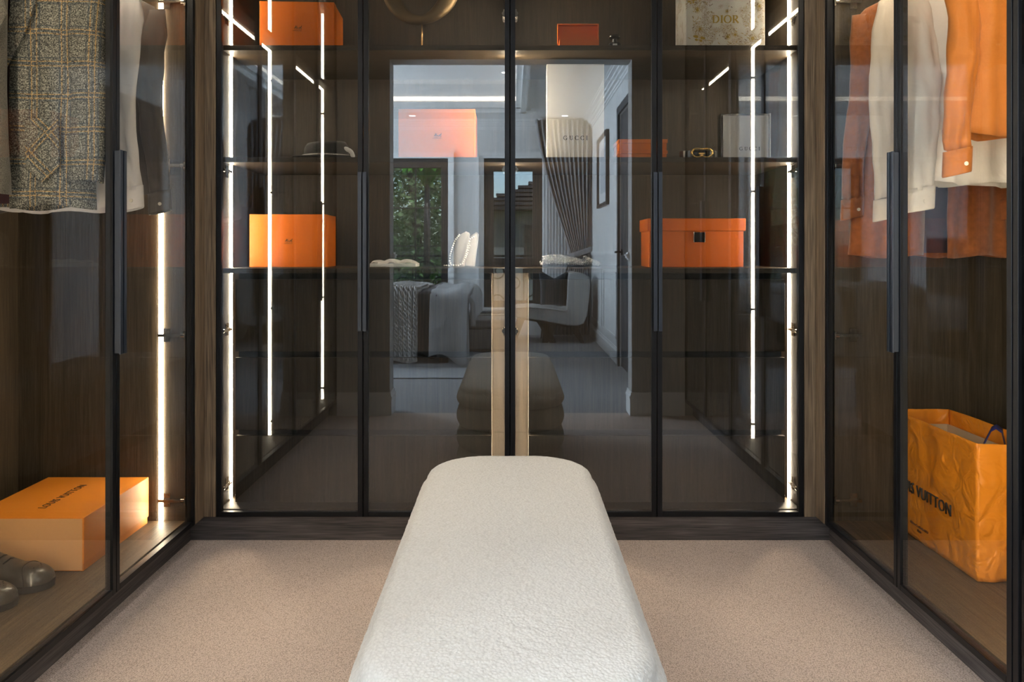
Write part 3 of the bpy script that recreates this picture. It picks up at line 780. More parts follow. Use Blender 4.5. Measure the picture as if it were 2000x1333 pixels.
# ceiling fittings
for i, (xx, yy, zz, lab) in enumerate(((-1.14, -3.45, ZC, 'recessed downlight in the bedroom ceiling above the tree window'), (.62, -3.45, ZC, 'recessed downlight in the bedroom ceiling above the grey curtain'), (-.06, -2.3, TZ, 'recessed downlight in the raised bedroom ceiling near the cove light'), (-2.0, -1.0, TZ, 'recessed downlight in the raised bedroom ceiling above the bed'))):
    t = thing('ceiling_downlight', (xx, yy, zz), lab, 'downlight', 'bedroom downlights')
    MB().lathe((xx, yy, zz), [(.040, -.001), (.040, -.006), (.052, -.006), (.054, -.001)], 20).build('bezel', 'white_paint', t)
    MB().lathe((xx, yy, zz), [(.038, -.001), (.038, -.003)], 16).build('lens', 'downlight', t)
    lamp('downlight_beam', 'SPOT', (xx, yy, zz-.012), (0, 0, 0), 30, (1, .95, .88), spot_size=R(130), spot_blend=.7, shadow_soft_size=.05)
vt = thing('air_vent', (.565, -1.66, ZC), 'long white slotted air vent in the bedroom ceiling', 'air vent')
MB().box(.50, .52, -2.22, -1.10, ZC-.006, ZC-.001).box(.61, .63, -2.22, -1.10, ZC-.006, ZC-.001).box(.50, .63, -1.10, -1.08, ZC-.006, ZC-.001).box(.50, .63, -2.24, -2.22, ZC-.006, ZC-.001).build('frame', 'white_paint', vt)
for k in range(5): MB().box(.523+.018*k, .533+.018*k, -2.22, -1.10, ZC-.005, ZC-.001).build('slat', 'white_paint', vt)

# curtain, gathered by a tie, with a sheer behind
cu = thing('curtain', (.62, -3.62, 0), 'full-length grey curtain tied back at the bedroom window', 'curtain')
def curt(u, v):
    z = 2.55 - 2.53*v
    tz = .985; k = (2.55-z)/(2.55-tz) if z > tz else max(0, 1 - (tz-z)/.9)*.55+.45
    kk = min(1, k)**1.35
    x0 = .285 + (.70-.285)*kk; x1 = .935 + (.90-.935)*kk
    x = x0 + (x1-x0)*u
    amp = .035 + .02*(1-kk)
    return (x, -3.62 + amp*math.sin(u*2*PI*11 + .6*math.sin(v*5)), z)
MB().grid(176, 40, curt).build('drape', 'curtain_grey', cu, smooth=True, thick=.004)
tp = []
for k in range(25):
    a = 2*PI*k/24; tp.append((.80+.15*math.cos(a), -3.62+.075*math.sin(a), .98+.05*math.cos(a)))
MB().tube(tp, [(.008, .038)]*25, 8, False).build('tie_band', 'curtain_grey', cu, smooth=True)
sh = MB().grid(90, 10, lambda u, v: (.375 + .33*u, -3.70 + .012*math.sin(u*2*PI*9), 2.53 - 2.50*v)).build('sheer_curtain', 'sheer', None, smooth=True)
tag(sh, 'white sheer curtain hanging behind the grey tied curtain', 'sheer curtain')

# bed
bed = thing('bed', (-1.5, -2.2, 0), 'low upholstered bed with white duvet in the bedroom', 'bed')
MB().box(-2.45, -.50, -3.02, -1.36, .10, .30).build('base', 'dark_blanket', bed, bevel=.02)
MB().box(-2.45, -.46, -3.05, -1.33, .30, .55).build('mattress', 'bed_linen', bed, bevel=.06, seg=4)
for xx in (-2.3, -.6):
    for yy in (-2.9, -1.5): MB().box(xx-.04, xx+.04, yy-.04, yy+.04, 0.012, .10).build('leg', 'dark_wood', bed)
MB().box(-2.62, -2.46, -3.15, -1.25, .02, 1.15).build('headboard', 'ottoman_fabric', bed, bevel=.04, seg=3)
def drape(x0, x1, zt, zb, y0, yf, nfold, amp, puff=0, nx=40):
    """cloth over the bed: from its far side over the top and down its near side (towards +y)"""
    def fn(u, v):
        x = x0 + (x1-x0)*u
        fold = amp*math.sin(u*2*PI*nfold+1.1)
        wv = .012*math.sin(u*9+2)
        if v < .5:
            t = v/.5; y = y0 + (yf-.06-y0)*t; z = zt + wv + puff*math.sin(PI*min(1, t*1.0))*.6 + .006*math.sin(x*30+y*11)
        elif v < .6:
            a = (v-.5)/.1*PI/2; y = yf-.06+(.06+fold*.3)*math.sin(a); z = zt-.06+.06*math.cos(a)+wv*(1-(v-.5)/.1)
        else:
            t = (v-.6)/.4; y = yf + fold*(.3+.9*t) + .03*t + puff*.5*math.sin(PI*t)
            z = zt-.06 + (zb+.05*math.sin(u*5+.5)-zt+.06)*t
        return (x, y, z)
    return MB().grid(nx, 50, fn)
drape(-.70, -.37, .625, .075, -3.0, -1.27, .9, .028, .03).build('duvet', 'bed_linen', bed, smooth=True, thick=.05)
# end of the duvet folding down over the foot of the bed
def foot(u, v):
    y = -3.0 + 1.72*u
    a = v
    x = -.44 + .10*math.sin(min(1, a*2.2)*PI/2) + .02*math.sin(u*7)
    z = .63 + .02*math.sin(u*6) - .25*max(0, a-.12)**1.0 - .05*a
    return (x, y, z)
MB().grid(30, 16, foot).build('duvet_end', 'bed_linen', bed, smooth=True, thick=.04)
bl = drape(-.90, -.64, .645, .13, -3.0, -1.255, 1.0, .010).build('bed_blanket', 'dark_blanket', None, smooth=True, thick=.012)
tag(bl, 'black blanket folded across the bed beside the knitted throw', 'blanket')
# chunky knit throw: rows of plaited loops lying over the bed side
kt = thing('knit_throw', (-1.1, -1.6, .66), 'chunky pale knitted throw hanging over the side of the bed', 'throw')
mbk = drape(-1.42, -.80, .675, .10, -2.6, -1.225, 2.2, .02, nx=30); mbk.build('backing', 'knit_wool', kt, smooth=True, thick=.014)
def dpt(u, v):
    fold = .02*math.sin(u*2*PI*2.2+1.1); x = -1.42+.62*u
    if v < .35: return Vector((x, -2.1+(v/.35)*.82, .692+.012*math.sin(u*9+2)))
    if v < .42:
        a = (v-.35)/.07*PI/2; return Vector((x, -1.285+.075*math.sin(a), .617+.075*math.cos(a)))
    t = (v-.42)/.58; return Vector((x, -1.205+fold*(.3+.9*t)+.03*t, .615+(.12+.05*math.sin(u*5+.5)-.615)*t))
for c in range(15):
    u0 = (c+.5)/15
    mb = MB()
    for s_ in (-1, 1):
        pts = []
        for k in range(151):
            v = k/150; p = dpt(u0 + s_*.022*math.sin(v*2*PI*13), v); pts.append(p + Vector((0, .006*math.cos(v*2*PI*13)*s_, .006)))
        mb.tube(pts, .0085, 6)
    mb.build('knit_column', 'knit_wool', kt, smooth=True)
rg = MB().box(-3.2, -.30, -3.3, -.68, .001, .011).build('bed_rug', 'rug_grey', None, bevel=.004)
tag(rg, 'flat grey rug lying under the bed', 'rug')

# bench at the foot of the bed, with a dark book on it
ot = thing('bed_end_bench', (-.22, -2.8, 0), 'long grey upholstered bench at the foot of the bed', 'bench')
MB().box(-.485, -.05, -3.42, -2.20, .035, .235).build('base', 'ottoman_fabric', ot, bevel=.012)
MB().box(-.495, -.04, -3.43, -2.19, .237, .335).build('seat_cushion', 'ottoman_fabric', ot, bevel=.03, seg=4)
for xx in (-.44, -.09):
    for yy in (-3.36, -2.26): MB().box(xx-.02, xx+.02, yy-.02, yy+.02, .0115 if xx < -.3 else .001, .035).build('leg', 'dark_wood', ot)
bk = thing('book', (-.12, -2.7, .336), 'dark closed book lying on the bench at the foot of the bed', 'book')
MB().box(-.36, -.07, -2.82, -2.56, .337, .341).box(-.36, -.07, -2.82, -2.56, .361, .365).box(-.36, -.354, -2.82, -2.56, .341, .361).build('cover', 'dark_frame', bk)
MB().box(-.353, -.075, -2.815, -2.565, .3412, .3608).build('pages', 'ivory_card', bk)

# slipper chair, side on, facing left
ch = thing('slipper_chair', (.46, -3.2, 0), 'pale linen slipper chair with dark splayed legs by the bedroom curtain', 'chair')
prof = [(.03, .300), (.035, .365), (.06, .395), (.20, .402), (.40, .388), (.585, .360), (.605, .375), (.612, .55), (.618, .735), (.645, .768), (.70, .775), (.79, .76), (.845, .73), (.858, .68), (.850, .50), (.825, .30), (.79, .215), (.72, .190), (.62, .195), (.40, .235), (.15, .275), (.06, .283)]
MB().prism(prof, -3.50, -2.95).build('seat', 'chair_linen', ch, bevel=.018, seg=3)
mbp = MB().tube([(.06, -2.943, .385), (.20, -2.943, .392), (.40, -2.943, .378), (.59, -2.943, .350)], .006, 6).build('piping', 'chair_linen', ch, smooth=True)
for yy in (-3.02, -3.43):
    for pts in (((.08, .28), (.16, .285), (.05, .002), (.0, .002)), ((.26, .26), (.38, .245), (.50, .002), (.42, .002)), ((.36, .25), (.52, .225), (.40, .002), (.335, .002)), ((.62, .20), (.72, .20), (.80, .002), (.755, .002))):
        MB().prism(list(pts), yy-.025, yy+.025).build('leg', 'dark_wood', ch, bevel=.004)
MB().prism([(.10, .262), (.62, .172), (.66, .19), (.66, .20), (.12, .287)], -3.46, -2.99).build('seat_frame', 'dark_wood', ch, bevel=.004)
pil = MB()
def pill(u, v, s_):
    a, b_ = u*2-1, v*2-1
    d = .075*max(0, (1-a**4)*(1-b_**4))**.6
    x = .17*a*(1-.06*(1-b_*b_)); z = .20*b_*(1-.05*(1-a*a)) - (.075*max(0, 1-abs(a)*1.25)*max(0, b_) if b_ > 0 else 0)
    return Vector((x, s_*d, z))
for s_ in (-1, 1): pil.grid(20, 20, lambda u, v: pill(u, v, s_), s_ > 0)
pil.move(Matrix.Translation((.475, -3.10, .590)) @ Matrix.Rotation(R(-14), 4, 'X') @ Matrix.Rotation(R(-3), 4, 'Y') @ Matrix.Rotation(R(20), 4, 'Z'))
cu_ = pil.build('throw_cushion', 'black_velvet', None, smooth=True); tag(cu_, 'black velvet cushion with a chopped top on the slipper chair', 'cushion')

# ------------------------------------------------------------------ outside the bedroom windows
struct(MB().box(-14, 12, -30, FY-.9, -.60, -.50).build('ground', 'lawn'))
struct(MB().box(-4, 2.5, FY-.95, FY-.19, -.06, -.01).build('floor_balcony', 'render_grey'))
rl = thing('balcony_railing', (-.8, FY-.8, 0), 'black wrought iron railing with scrolls outside the bedroom windows', 'railing')
RY = FY-.80
for z in (.08, .94): MB().box(-3.2, 1.6, RY-.012, RY+.012, z-.012, z+.012).build('rail', 'iron', rl)
for k in range(11): MB().box(-3.2+.48*k-.008, -3.2+.48*k+.008, RY-.008, RY+.008, -.01, .95).build('baluster', 'iron', rl)
def spiral(cx, cz, r, turns, s0, dirn):
    return [(cx + r*(1-.8*t/40)*math.cos(s0+dirn*turns*2*PI*t/40), RY, cz + r*(1-.8*t/40)*math.sin(s0+dirn*turns*2*PI*t/40)) for t in range(41)]
for k in range(10):
    cx = -3.2+.48*(k+.5)
    for z, s_ in ((.74, 1), (.34, -1)):
        MB().tube(spiral(cx-.09, z, .15, 1.6, 0, s_), .011, 6).build('scroll', 'iron', rl, smooth=True)
        MB().tube(spiral(cx+.12, z-.16, .10, 1.4, PI, -s_), .010, 6).build('scroll', 'iron', rl, smooth=True)
def tree(label, x, y, h_, rad, nleaf, mat='leaf_green', z0=-.5):
    t = thing('garden_tree', (x, y, z0), label, 'tree', 'trees outside the bedroom windows')
    MB().tube([(x, y, z0), (x+.1, y, z0+h_*.35), (x-.05, y+.1, z0+h_*.7)], [.11, .085, .04], 8).build('trunk', 'dark_wood', t, smooth=True)
    mb = MB(); rnd = random.Random(hash((x, y)) % 1000)
    for i in range(nleaf):
        u = rnd.uniform(-1, 1); a = rnd.uniform(0, 2*PI); rr = rnd.uniform(.35, 1)**.5
        cl = noise.noise(Vector((a*1.3, u*3, x)))*.25 + 1
        p = Vector((x + rad*rr*cl*math.sqrt(1-u*u)*math.cos(a), y + rad*rr*cl*math.sqrt(1-u*u)*math.sin(a), z0 + h_*.58 + h_*.46*u*rr*cl))
        s_ = rnd.uniform(.03, .065); e1 = Vector((rnd.uniform(-1, 1), rnd.uniform(-1, 1), rnd.uniform(-.6, .6))).normalized()*s_; e2 = e1.cross(Vector((rnd.uniform(-1, 1), rnd.uniform(-1, 1), rnd.uniform(-1, 1))).normalized())*.6
        k = len(mb.v); mb.v += [tuple(p-e1), tuple(p+e2), tuple(p+e1), tuple(p-e2)]; mb.f.append((k, k+1, k+2, k+3))
    tag(mb.build('foliage', mat, t, fixn=False), kind='stuff')
    return t
tree('round leafy tree outside the tall bedroom window', -1.72, -7.9, 4.4, 1.0, 14000)
tree('taller leafy tree behind the round one in the garden', -2.95, -12.6, 6.2, 1.9, 16000)
pt = thing('palm_tree', (-1.28, -6.05, -.5), 'bright green palm crown outside the tall bedroom window', 'palm')
MB().tube([(-1.28, -6.05, -.5), (-1.26, -6.05, 1.2), (-1.26, -6.05, 2.0)], [.06, .05, .04], 8).build('trunk', 'dark_wood', pt, smooth=True)
for k in range(11):
    a = 2*PI*k/11; mb = MB(); L = .62
    def fr_(u, v):
        r_ = L*u; wv = .09*math.sin(PI*min(1, u*1.02))**.7*(v*2-1)
        return (-1.26 + r_*math.cos(a)*.6 - wv*math.sin(a), -6.05 + .6* r_*math.sin(a) + wv*math.cos(a), 2.0 + .34*math.sin(u*2.3) - .10*abs(v*2-1))
    mb.grid(14, 4, fr_).build('frond', 'palm_green', pt, smooth=True)
hs = thing('neighbour_house', (2.3, -13, -.5), 'dark tiled neighbouring house across the garden', 'house')
MB().box(-.55, 5.5, -14.5, -9.2, -.5, 1.76).build('wall', 'render_grey', hs)
for k in range(12):
    t = k/12; z = 1.78 + 1.2*t; y = -8.85 - 2.9*t
    MB().box(-.95+2.6*t, 6.5-2.6*t, y-.36, y, z, z+.05).build('roof_course', 'roof_tile', hs)
MB().ring_loft([[(-.9, -9.0, 1.77), (6.4, -9.0, 1.77), (6.4, -14.6, 1.77), (-.9, -14.6, 1.77)], [(1.6, -11.75, 2.95), (3.9, -11.75, 2.95), (3.9, -11.85, 2.95), (1.6, -11.85, 2.95)]]).build('roof', 'roof_tile', hs)
for (x0, z0, z1) in ((.25, .5, 1.5), (2.2, .5, 1.5)): MB().box(x0, x0+.75, -9.21, -9.17, z0, z1).build('window', 'dark_frame', hs)
gw = MB().box(-9, 9, -16.6, -16.3, -.5, 1.1).build('garden_wall', 'render_grey', None)
tag(gw, 'pale rendered garden wall at the back of the lawn', 'wall')

# ------------------------------------------------------------------ boxes and treasures on the shelves
ZS1, ZS2, ZCN = 1.7452, 1.3472, .9522      # tops of upper shelf, lower shelf, counter
def zof(sh): return {1: ZS1, 2: ZS2, 3: ZCN}[sh]
def xat(px, z): return CX + (px - 999.5) * z / F

def lid_box(name, label, x0, x1, yf, depth, z0, h_, mat, lid_d=.035, rz=0, cat='box', group=None, logo=None):
    """presentation box lying on its back with the lid facing the room"""
    xm = (x0+x1)/2; t = thing(name, (xm, yf+depth/2, z0), label, cat, group); c = Vector((xm, yf, z0))
    MB().box(x0, x1, yf, yf+lid_d, z0+.0005, z0+h_).rotz(rz, c).build('lid', mat, t, bevel=.0012)
    MB().box(x0+.004, x1-.004, yf+lid_d+.0005, yf+lid_d+.004, z0+.003, z0+h_-.004).rotz(rz, c).build('gap_band', 'logo_brown', t)
    MB().box(x0+.001, x1-.001, yf+lid_d+.0045, yf+depth, z0+.0005, z0+h_-.001).rotz(rz, c).build('body', mat, t, bevel=.0012)
    if logo:
        k = Ink(); k.carriage(.018); k.build('logo_brown', t, Matrix.Translation(c) @ Matrix.Rotation(rz, 4, 'Z') @ Matrix.Translation((0, -.0008, h_*.5)) @ Matrix.Rotation(R(90), 4, 'X'), 'emblem')
    return t
zf = 2.86
lid_box('gift_box', 'bright orange box with a small carriage emblem on the top shelf', xat(508, 2.82), xat(652, 2.82), 2.82, .20, ZS1, .194, 'orange_box', rz=R(3), group='orange presentation boxes', logo=1)
lid_box('gift_box', 'bright orange box with a small carriage emblem on the counter, left of the hat side', xat(487, zf), xat(637, zf), zf, .16, ZCN, .199, 'orange_box', group='orange presentation boxes', logo=1).__setitem__('label', 'bright orange box with a small carriage emblem standing on the counter')
lid_box('gift_box', 'bright orange box with an emblem on the middle shelf above the window reflection', xat(778, 2.84), xat(928, 2.84), 2.84, .20, ZS2, .197, 'orange_box', group='orange presentation boxes', logo=1).__setitem__('label', 'bright orange box with a small emblem on the middle shelf')

# two small lidded orange boxes, one on the other
for i, (z0, h_, lh, lab) in enumerate(((ZS2, .029, .012, 'lower of the two small stacked orange boxes on the middle shelf'), (ZS2+.0295, .040, .014, 'upper of the two small stacked orange boxes on the middle shelf'))):
    x0, x1 = xat(1208, 2.74), xat(1304, 2.74); t = thing('small_box', ((x0+x1)/2, 2.81, z0), lab, 'box', 'small stacked orange boxes')
    MB().box(x0+.003, x1-.003, 2.743, 2.88, z0+.0003, z0+h_-lh).build('body', 'orange_box', t, bevel=.0008)
    MB().box(x0, x1, 2.74, 2.883, z0+h_-lh+.0004, z0+h_).build('lid', 'orange_box', t, bevel=.0008)

# open orange box and scent bottle on the top shelf
x0, x1 = xat(1093, 2.74), xat(1170, 2.74); t = thing('open_box', ((x0+x1)/2, 2.78, ZS1), 'small open orange box with its lid leaning back on the top shelf', 'box')
MB().box(x0, x1, 2.740, 2.743, ZS1+.0005, ZS1+.033).box(x0, x1, 2.817, 2.820, ZS1+.0005, ZS1+.033).box(x0, x0+.003, 2.743, 2.817, ZS1+.0005, ZS1+.033).box(x1-.003, x1, 2.743, 2.817, ZS1+.0005, ZS1+.033).box(x0+.003, x1-.003, 2.743, 2.817, ZS1+.0005, ZS1+.003).build('tray', 'orange_dark_box', t)
x0 -= .004; x1 += .006
MB().box(x0, x1, 2.823, 2.826, ZS1+.004, ZS1+.106).box(x0, x1, 2.800, 2.823, ZS1+.103, ZS1+.106).box(x0, x0+.003, 2.800, 2.823, ZS1+.034, ZS1+.103).box(x1-.003, x1, 2.800, 2.823, ZS1+.034, ZS1+.103).build('lid', 'orange_dark_box', t)
xb = xat(1200, 2.76); t = thing('scent_bottle', (xb, 2.76, ZS1), 'small dark scent bottle with a white label on the top shelf', 'bottle')
MB().prism([(xb-.021, ZS1+.0005), (xb+.021, ZS1+.0005), (xb+.021, ZS1+.016), (xb+.016, ZS1+.024), (xb-.016, ZS1+.024), (xb-.021, ZS1+.016)], 2.745, 2.775).build('flacon', 'black_plastic', t, bevel=.002)
MB().cyl((xb, 2.76, ZS1+.024), (xb, 2.76, ZS1+.037), .010, 16).build('neck', 'black_plastic', t, smooth=False)
MB().lathe((xb, 2.76, ZS1+.037), [(.012, 0), (.021, .003), (.022, .008), (.019, .013), (.010, .0145)], 20).build('stopper', 'black_plastic', t, smooth=True)
MB().box(xb-.008, xb+.008, 2.7442, 2.7452, ZS1+.001, ZS1+.018).build('paper_label', 'white_card', t)

# bronze ring sculpture on a rod
xs = xat(824, 2.80); t = thing('bronze_sculpture', (xs, 2.80, ZS1), 'twisted bronze ring sculpture on a thin rod and base, top shelf', 'sculpture')
MB().cyl((xs, 2.80, ZS1+.010), (xs, 2.80, ZS1+.105), .0028, 10).build('rod', 'brass', t, smooth=True)
MB().box(xs-.05, xs+.05, 2.77, 2.83, ZS1+.0005, ZS1+.010).build('base', 'brass', t, bevel=.001)
rings = []; NS = 64
for k in range(NS+1):
    a = 2*PI*k/NS; ra, rb = .098, .105
    if math.sin(a) < -.4: pass
    c = Vector((ra*math.cos(a)*(1+.10*math.cos(2*a)), .012*math.sin(2*a), rb*math.sin(a)))
    wv = .018 + .026*abs(math.cos(a))**1.2 ; th = .014; tw = a*1.0 + .9
    n1 = Vector((math.cos(a), 0, math.sin(a))); n2 = Vector((0, 1, 0)); e1 = n1*math.cos(.5*math.sin(tw)) + n2*math.sin(.5*math.sin(tw)); e2 = n2*math.cos(.5*math.sin(tw)) - n1*math.sin(.5*math.sin(tw))
    rings.append([c + Vector((xs-.006, 2.80, ZS1+.105+.118)) + e1*math.cos(q)*wv*.75 + e2*math.sin(q)*th*1.6 for q in [2*PI*j/14 for j in range(14)]])
MB().ring_loft(rings, True, False, False).build('ring', 'bronze', t, smooth=True)

# white box printed in gold
zt = 2.80; x0, x1 = xat(1340, zt), xat(1494, zt); xm = (x0+x1)/2
t = thing('printed_box', (xm, zt+.09, ZS1), 'white box with golden floral print and gold capitals on the top shelf', 'box')
MB().box(x0, x1, zt, zt+.05, ZS1+.0005, ZS1+.27).build('lid', 'toile_print', t, bevel=.001)
MB().box(x0+.002, x1-.002, zt+.051, zt+.19, ZS1+.0005, ZS1+.268).build('body', 'toile_print', t, bevel=.001)
k = Ink(); k.word('DIOR', .0285, .10); p = at(1417, 37.5, zt); k.build('gold_ink', t, facing((p.x, zt-.0009, p.z)))
def butterfly(px, py, s_, rot):
    k = Ink(); mb = k.mb
    for sgn in (-1, 1):
        for (ax, ay, rx, ry) in ((.55, .28, .50, .26), (.36, -.26, .30, .22)):
            pts = [(sgn*(ax+rx*math.cos(q)*(1+.25*math.cos(q))), ay+ry*math.sin(q)) for q in [2*PI*j/16 for j in range(16)]]
            n0 = len(mb.v); mb.v += [(a*s_, b_*s_, .0003) for a, b_ in pts]; mb.f.append(tuple(range(n0, n0+16)))
    k.stroke([(0, -.4*s_), (0, .4*s_)], .08*s_); p = at(px, py, zt)
    mb.move(facing((p.x, zt-.0007, p.z)) @ Matrix.Rotation(rot, 4, 'Z')).build('butterfly_print', 'gold_ink', t, fixn=False)
butterfly(1365, 76, .020, R(-12)); butterfly(1351, 4, .013, R(15))
def flower(px, py, s_):
    k = Ink()
    for q in range(6): k.arc(.5*s_*math.cos(q*PI/3), .5*s_*math.sin(q*PI/3), .42*s_, .42*s_, 0, 360, .07*s_, .07*s_, 10)
    k.arc(0, 0, .3*s_, .3*s_, 0, 360, .3*s_, .3*s_, 8)
    p = at(px, py, zt); k.build('gold_ink', t, facing((p.x, zt-.0006, p.z)), 'flower_print')
rf = random.Random(5)
for mt_, npr in (('gold_ink', 120), ('logo_brown', 90)):
    k = Ink()
    for i in range(npr):
        px, py = rf.uniform(1344, 1490), rf.uniform(-18, 84)
        if 1383 < px < 1452 and 22 < py < 54: continue
        if noise.noise(Vector((px*.035, py*.035, 4.2))) < -.12: continue
        p = at(px, py, zt); cx, cz = p.x-xm, p.z-ZS1; a = rf.uniform(0, 2*PI); L = rf.uniform(.004, .012); cv_ = rf.uniform(-1.6, 1.6)
        pts = [(cx, cz)]
        for q in range(6): a += cv_/6; pts.append((pts[-1][0]+L/6*math.cos(a), pts[-1][1]+L/6*math.sin(a)))
        pts = [(min(max(u, x0-xm+.002), x1-xm-.002), v) for u, v in pts]
        k.stroke(pts, [rf.uniform(.0006, .0012)+.0011*math.sin(PI*q/6) for q in range(7)])
    k.build(mt_, t, facing((xm, zt-.0006, ZS1)), 'floral_print')['kind'] = 'stuff'
for px, py, s_ in ((1421, 72, .012), (1367, 57, .012), (1362, 20, .012), (1420, 22, .008), (1436, 68, .010), (1470, 40, .013), (1483, 12, .009), (1470, 75, .015)): flower(px, py, s_)

# tall ivory box and smaller framed white box with black capitals
zt = 2.80; x0, x1 = xat(1068, zt), xat(1180, zt); xm = (x0+x1)/2
t = thing('tall_box', (xm, zt+.05, ZS2), 'tall ivory box with spaced black capitals on the middle shelf', 'box')
MB().box(x0, x1, zt, zt+.030, ZS2+.0005, ZS2+.355).build('lid', 'ivory_card', t, bevel=.001)
MB().box(x0+.002, x1-.002, zt+.031, zt+.10, ZS2+.0005, ZS2+.353).build('body', 'ivory_card', t, bevel=.001)
k = Ink(); k.word('GUCCI', .0155, .42); p = at(1124, 269.5, zt); k.build('logo_black', t, facing((p.x, zt-.0009, p.z)))
zt = 2.78; x0, x1 = xat(1413, zt), xat(1501, zt); xm = (x0+x1)/2
t = thing('shoe_box', (xm, zt+.05, ZS2), 'white box edged in black with black capitals on the middle shelf', 'box')
MB().box(x0, x1, zt, zt+.004, ZS2+.002, ZS2+.162).build('front_panel', 'white_card', t)
k = Ink(); k.word('GUCCI', .013, .42); p = at(1464, 290.5, zt); k.build('logo_black', t, facing((p.x, zt-.0009, p.z)))
MB().box(x0-.008, x1+.006, zt+.005, zt+.05, ZS2+.0005, ZS2+.170).build('body', 'black_plastic', t, bevel=.001)
MB().box(x1+.0065, x1+.0095, zt+.004, zt+.05, ZS2+.0005, ZS2+.171).build('side_edge', 'white_card', t)

# hat with pearl band and bow
xh = xat(641, 2.82); t = thing('brimmed_hat', (xh, 2.82, ZS2), 'black felt hat with a pearl band and pale bow on the middle shelf', 'hat')
rings = []
for (r_, z) in ((.124, .010), (.123, .013), (.10, .009), (.085, .012), (.082, .03), (.080, .052), (.070, .066), (.045, .063), (.02, .058), (.002, .057)):
    rings.append([(xh-.006 + r_*math.cos(q)*1.0, 2.82 + r_*.82*math.sin(q), ZS2+z+.003*math.cos(2*q)*(r_ > .09) + .004*math.cos(q*1.0)*(z > .04)) for q in [2*PI*j/40 for j in range(40)]])
MB().ring_loft(rings).build('crown', 'black_felt', t, smooth=True)
mb = MB()
for j in range(44):
    q = PI + PI*j/43; mb.ball((xh-.006+.0875*math.cos(q), 2.82+.0875*.82*math.sin(q)-.001, ZS2+.0175), .0030, 8, 5)
tag(mb.build('pearl_band', 'pearl', t, smooth=True), kind='stuff')
mb = MB()
for (dx, dz, an, L) in ((.086, .034, -35, .03), (.098, .026, -48, .034), (.104, .014, -60, .022)):
    mb.ball((xh+dx, 2.755, ZS2+dz), 1, 10, 6, (L*.5, .004, .008))
    n0 = len(mb.v)-70; c = Vector((xh+dx, 2.755, ZS2+dz)); m = Matrix.Translation(c) @ Matrix.Rotation(R(an), 4, 'Y').inverted() @ Matrix.Translation(-c)
    mb.v[n0:] = [tuple(m @ Vector(p)) for p in mb.v[n0:]]
mb.build('bow', 'white_card', t, smooth=True)

# gold belt buckle of two interlocked rounded letters
xg = xat(1371, 2.735); t = thing('belt', (xg, 2.76, ZS2), 'coiled black belt with gold double-ring buckle on the middle shelf', 'belt')
mb = MB()
for (cx, s_) in ((xg-.016, 1), (xg+.016, -1)):
    pts = [(cx + s_*.021*math.cos(q), 2.735, ZS2+.0195+.0155*math.sin(q)) for q in [R(50+ 290*j/26) for j in range(27)]]
    pts += [(cx+s_*.018, 2.735, ZS2+.017), (cx+s_*.004, 2.735, ZS2+.017)]
    b = MB().tube(pts, .0036, 8); b.build('buckle', 'gold', t, smooth=True)
for yy, r_ in ((2.785, .055), (2.79, .048)):
    MB().tube([(xg+r_*1.25*math.cos(q), yy+r_*.6*math.sin(q), ZS2+.0172) for q in [2*PI*j/36 for j in range(37)]], [(.0018, .0155)]*37, 6, False).build('strap', 'black_plastic', t, smooth=False)

# counter: jewellery tray, velvet bust with pearls, crystal pouch, clasped orange box
xa, xb = xat(722, 2.86), xat(812, 2.86); t = thing('jewellery_tray', ((xa+xb)/2, 2.91, ZCN), 'low white jewellery tray with a rumpled cushion on the counter', 'tray')
MB().box(xa, xb, 2.86, 2.98, ZCN+.0005, ZCN+.014).build('tray_base', 'white_card', t, bevel=.002)
def cush(u, v):
    x = xa+.003+(xb-xa-.006)*u; y = 2.864+.112*v
    return (x, y, ZCN+.0145 + .013*(abs(math.sin(PI*u))**.3)*(abs(math.sin(PI*v))**.3) + .0035*math.sin(u*17+math.sin(v*4)))
MB().grid(50, 20, cush).build('cushion', 'velvet_white', t, smooth=True)

xc = xat(905, 2.90); t = thing('necklace_bust', (xc, 2.92, ZCN), 'white velvet necklace bust draped with pearl strands on the counter', 'jewellery display')
def bust(cx, w0, w1, h_, lean, y0):
    rings = []
    for j in range(25):
        f = j/24; z = ZCN+.0005+h_*f; wd = w0+(w1-w0)*f; rr = 1 if f < .90 else math.sqrt(max(.12, 1-((f-.90)/.105)**2))
        rings.append([(cx+lean*f+wd*rr*.5*math.copysign(abs(math.cos(q))**.6, math.cos(q)), y0+.035*(1-.35*f)*math.copysign(abs(math.sin(q))**.8, math.sin(q)) + .02*f, z + (.006*math.cos(q) if f > .8 else 0)) for q in [2*PI*k/28 for k in range(28)]])
    return MB().ring_loft(rings)
bust(xat(893, 2.9), .058, .050, .130, .024, 2.905).build('bust', 'bust_velvet', t, smooth=True)
bust(xat(914, 2.9), .050, .036, .128, .023, 2.925).build('bust', 'bust_velvet', t, smooth=True)
def strand(pix):
    mb = MB()
    for i in range(len(pix)-1):
        a, b_ = (at(px, py, 2.860+.036*max(0, (520-py)/62)) for px, py in (pix[i], pix[i+1])); nn = max(1, int((b_-a).length/.0074))
        for q in range(nn): mb.ball(a+(b_-a)*q/nn, .0036, 8, 5)
    return tag(mb.build('pearl_strand', 'pearl', t, smooth=True), kind='stuff')
strand([(897, 459), (890, 468), (883, 484), (879, 500), (878, 510), (881, 518), (895, 519), (903, 515), (909, 500), (914, 481), (918, 467), (925, 463), (931, 465)])
strand([(917, 480), (913, 494), (908, 508)]); strand([(868, 519), (880, 519)])
xp0, xp1 = xat(1056, 2.85), xat(1172, 2.85); t = thing('crystal_pouch', ((xp0+xp1)/2, 2.88, ZCN), 'flat sparkling crystal mesh pouch lying on the counter', 'pouch')
xm, hw = xp0+.088, .095
rings = []
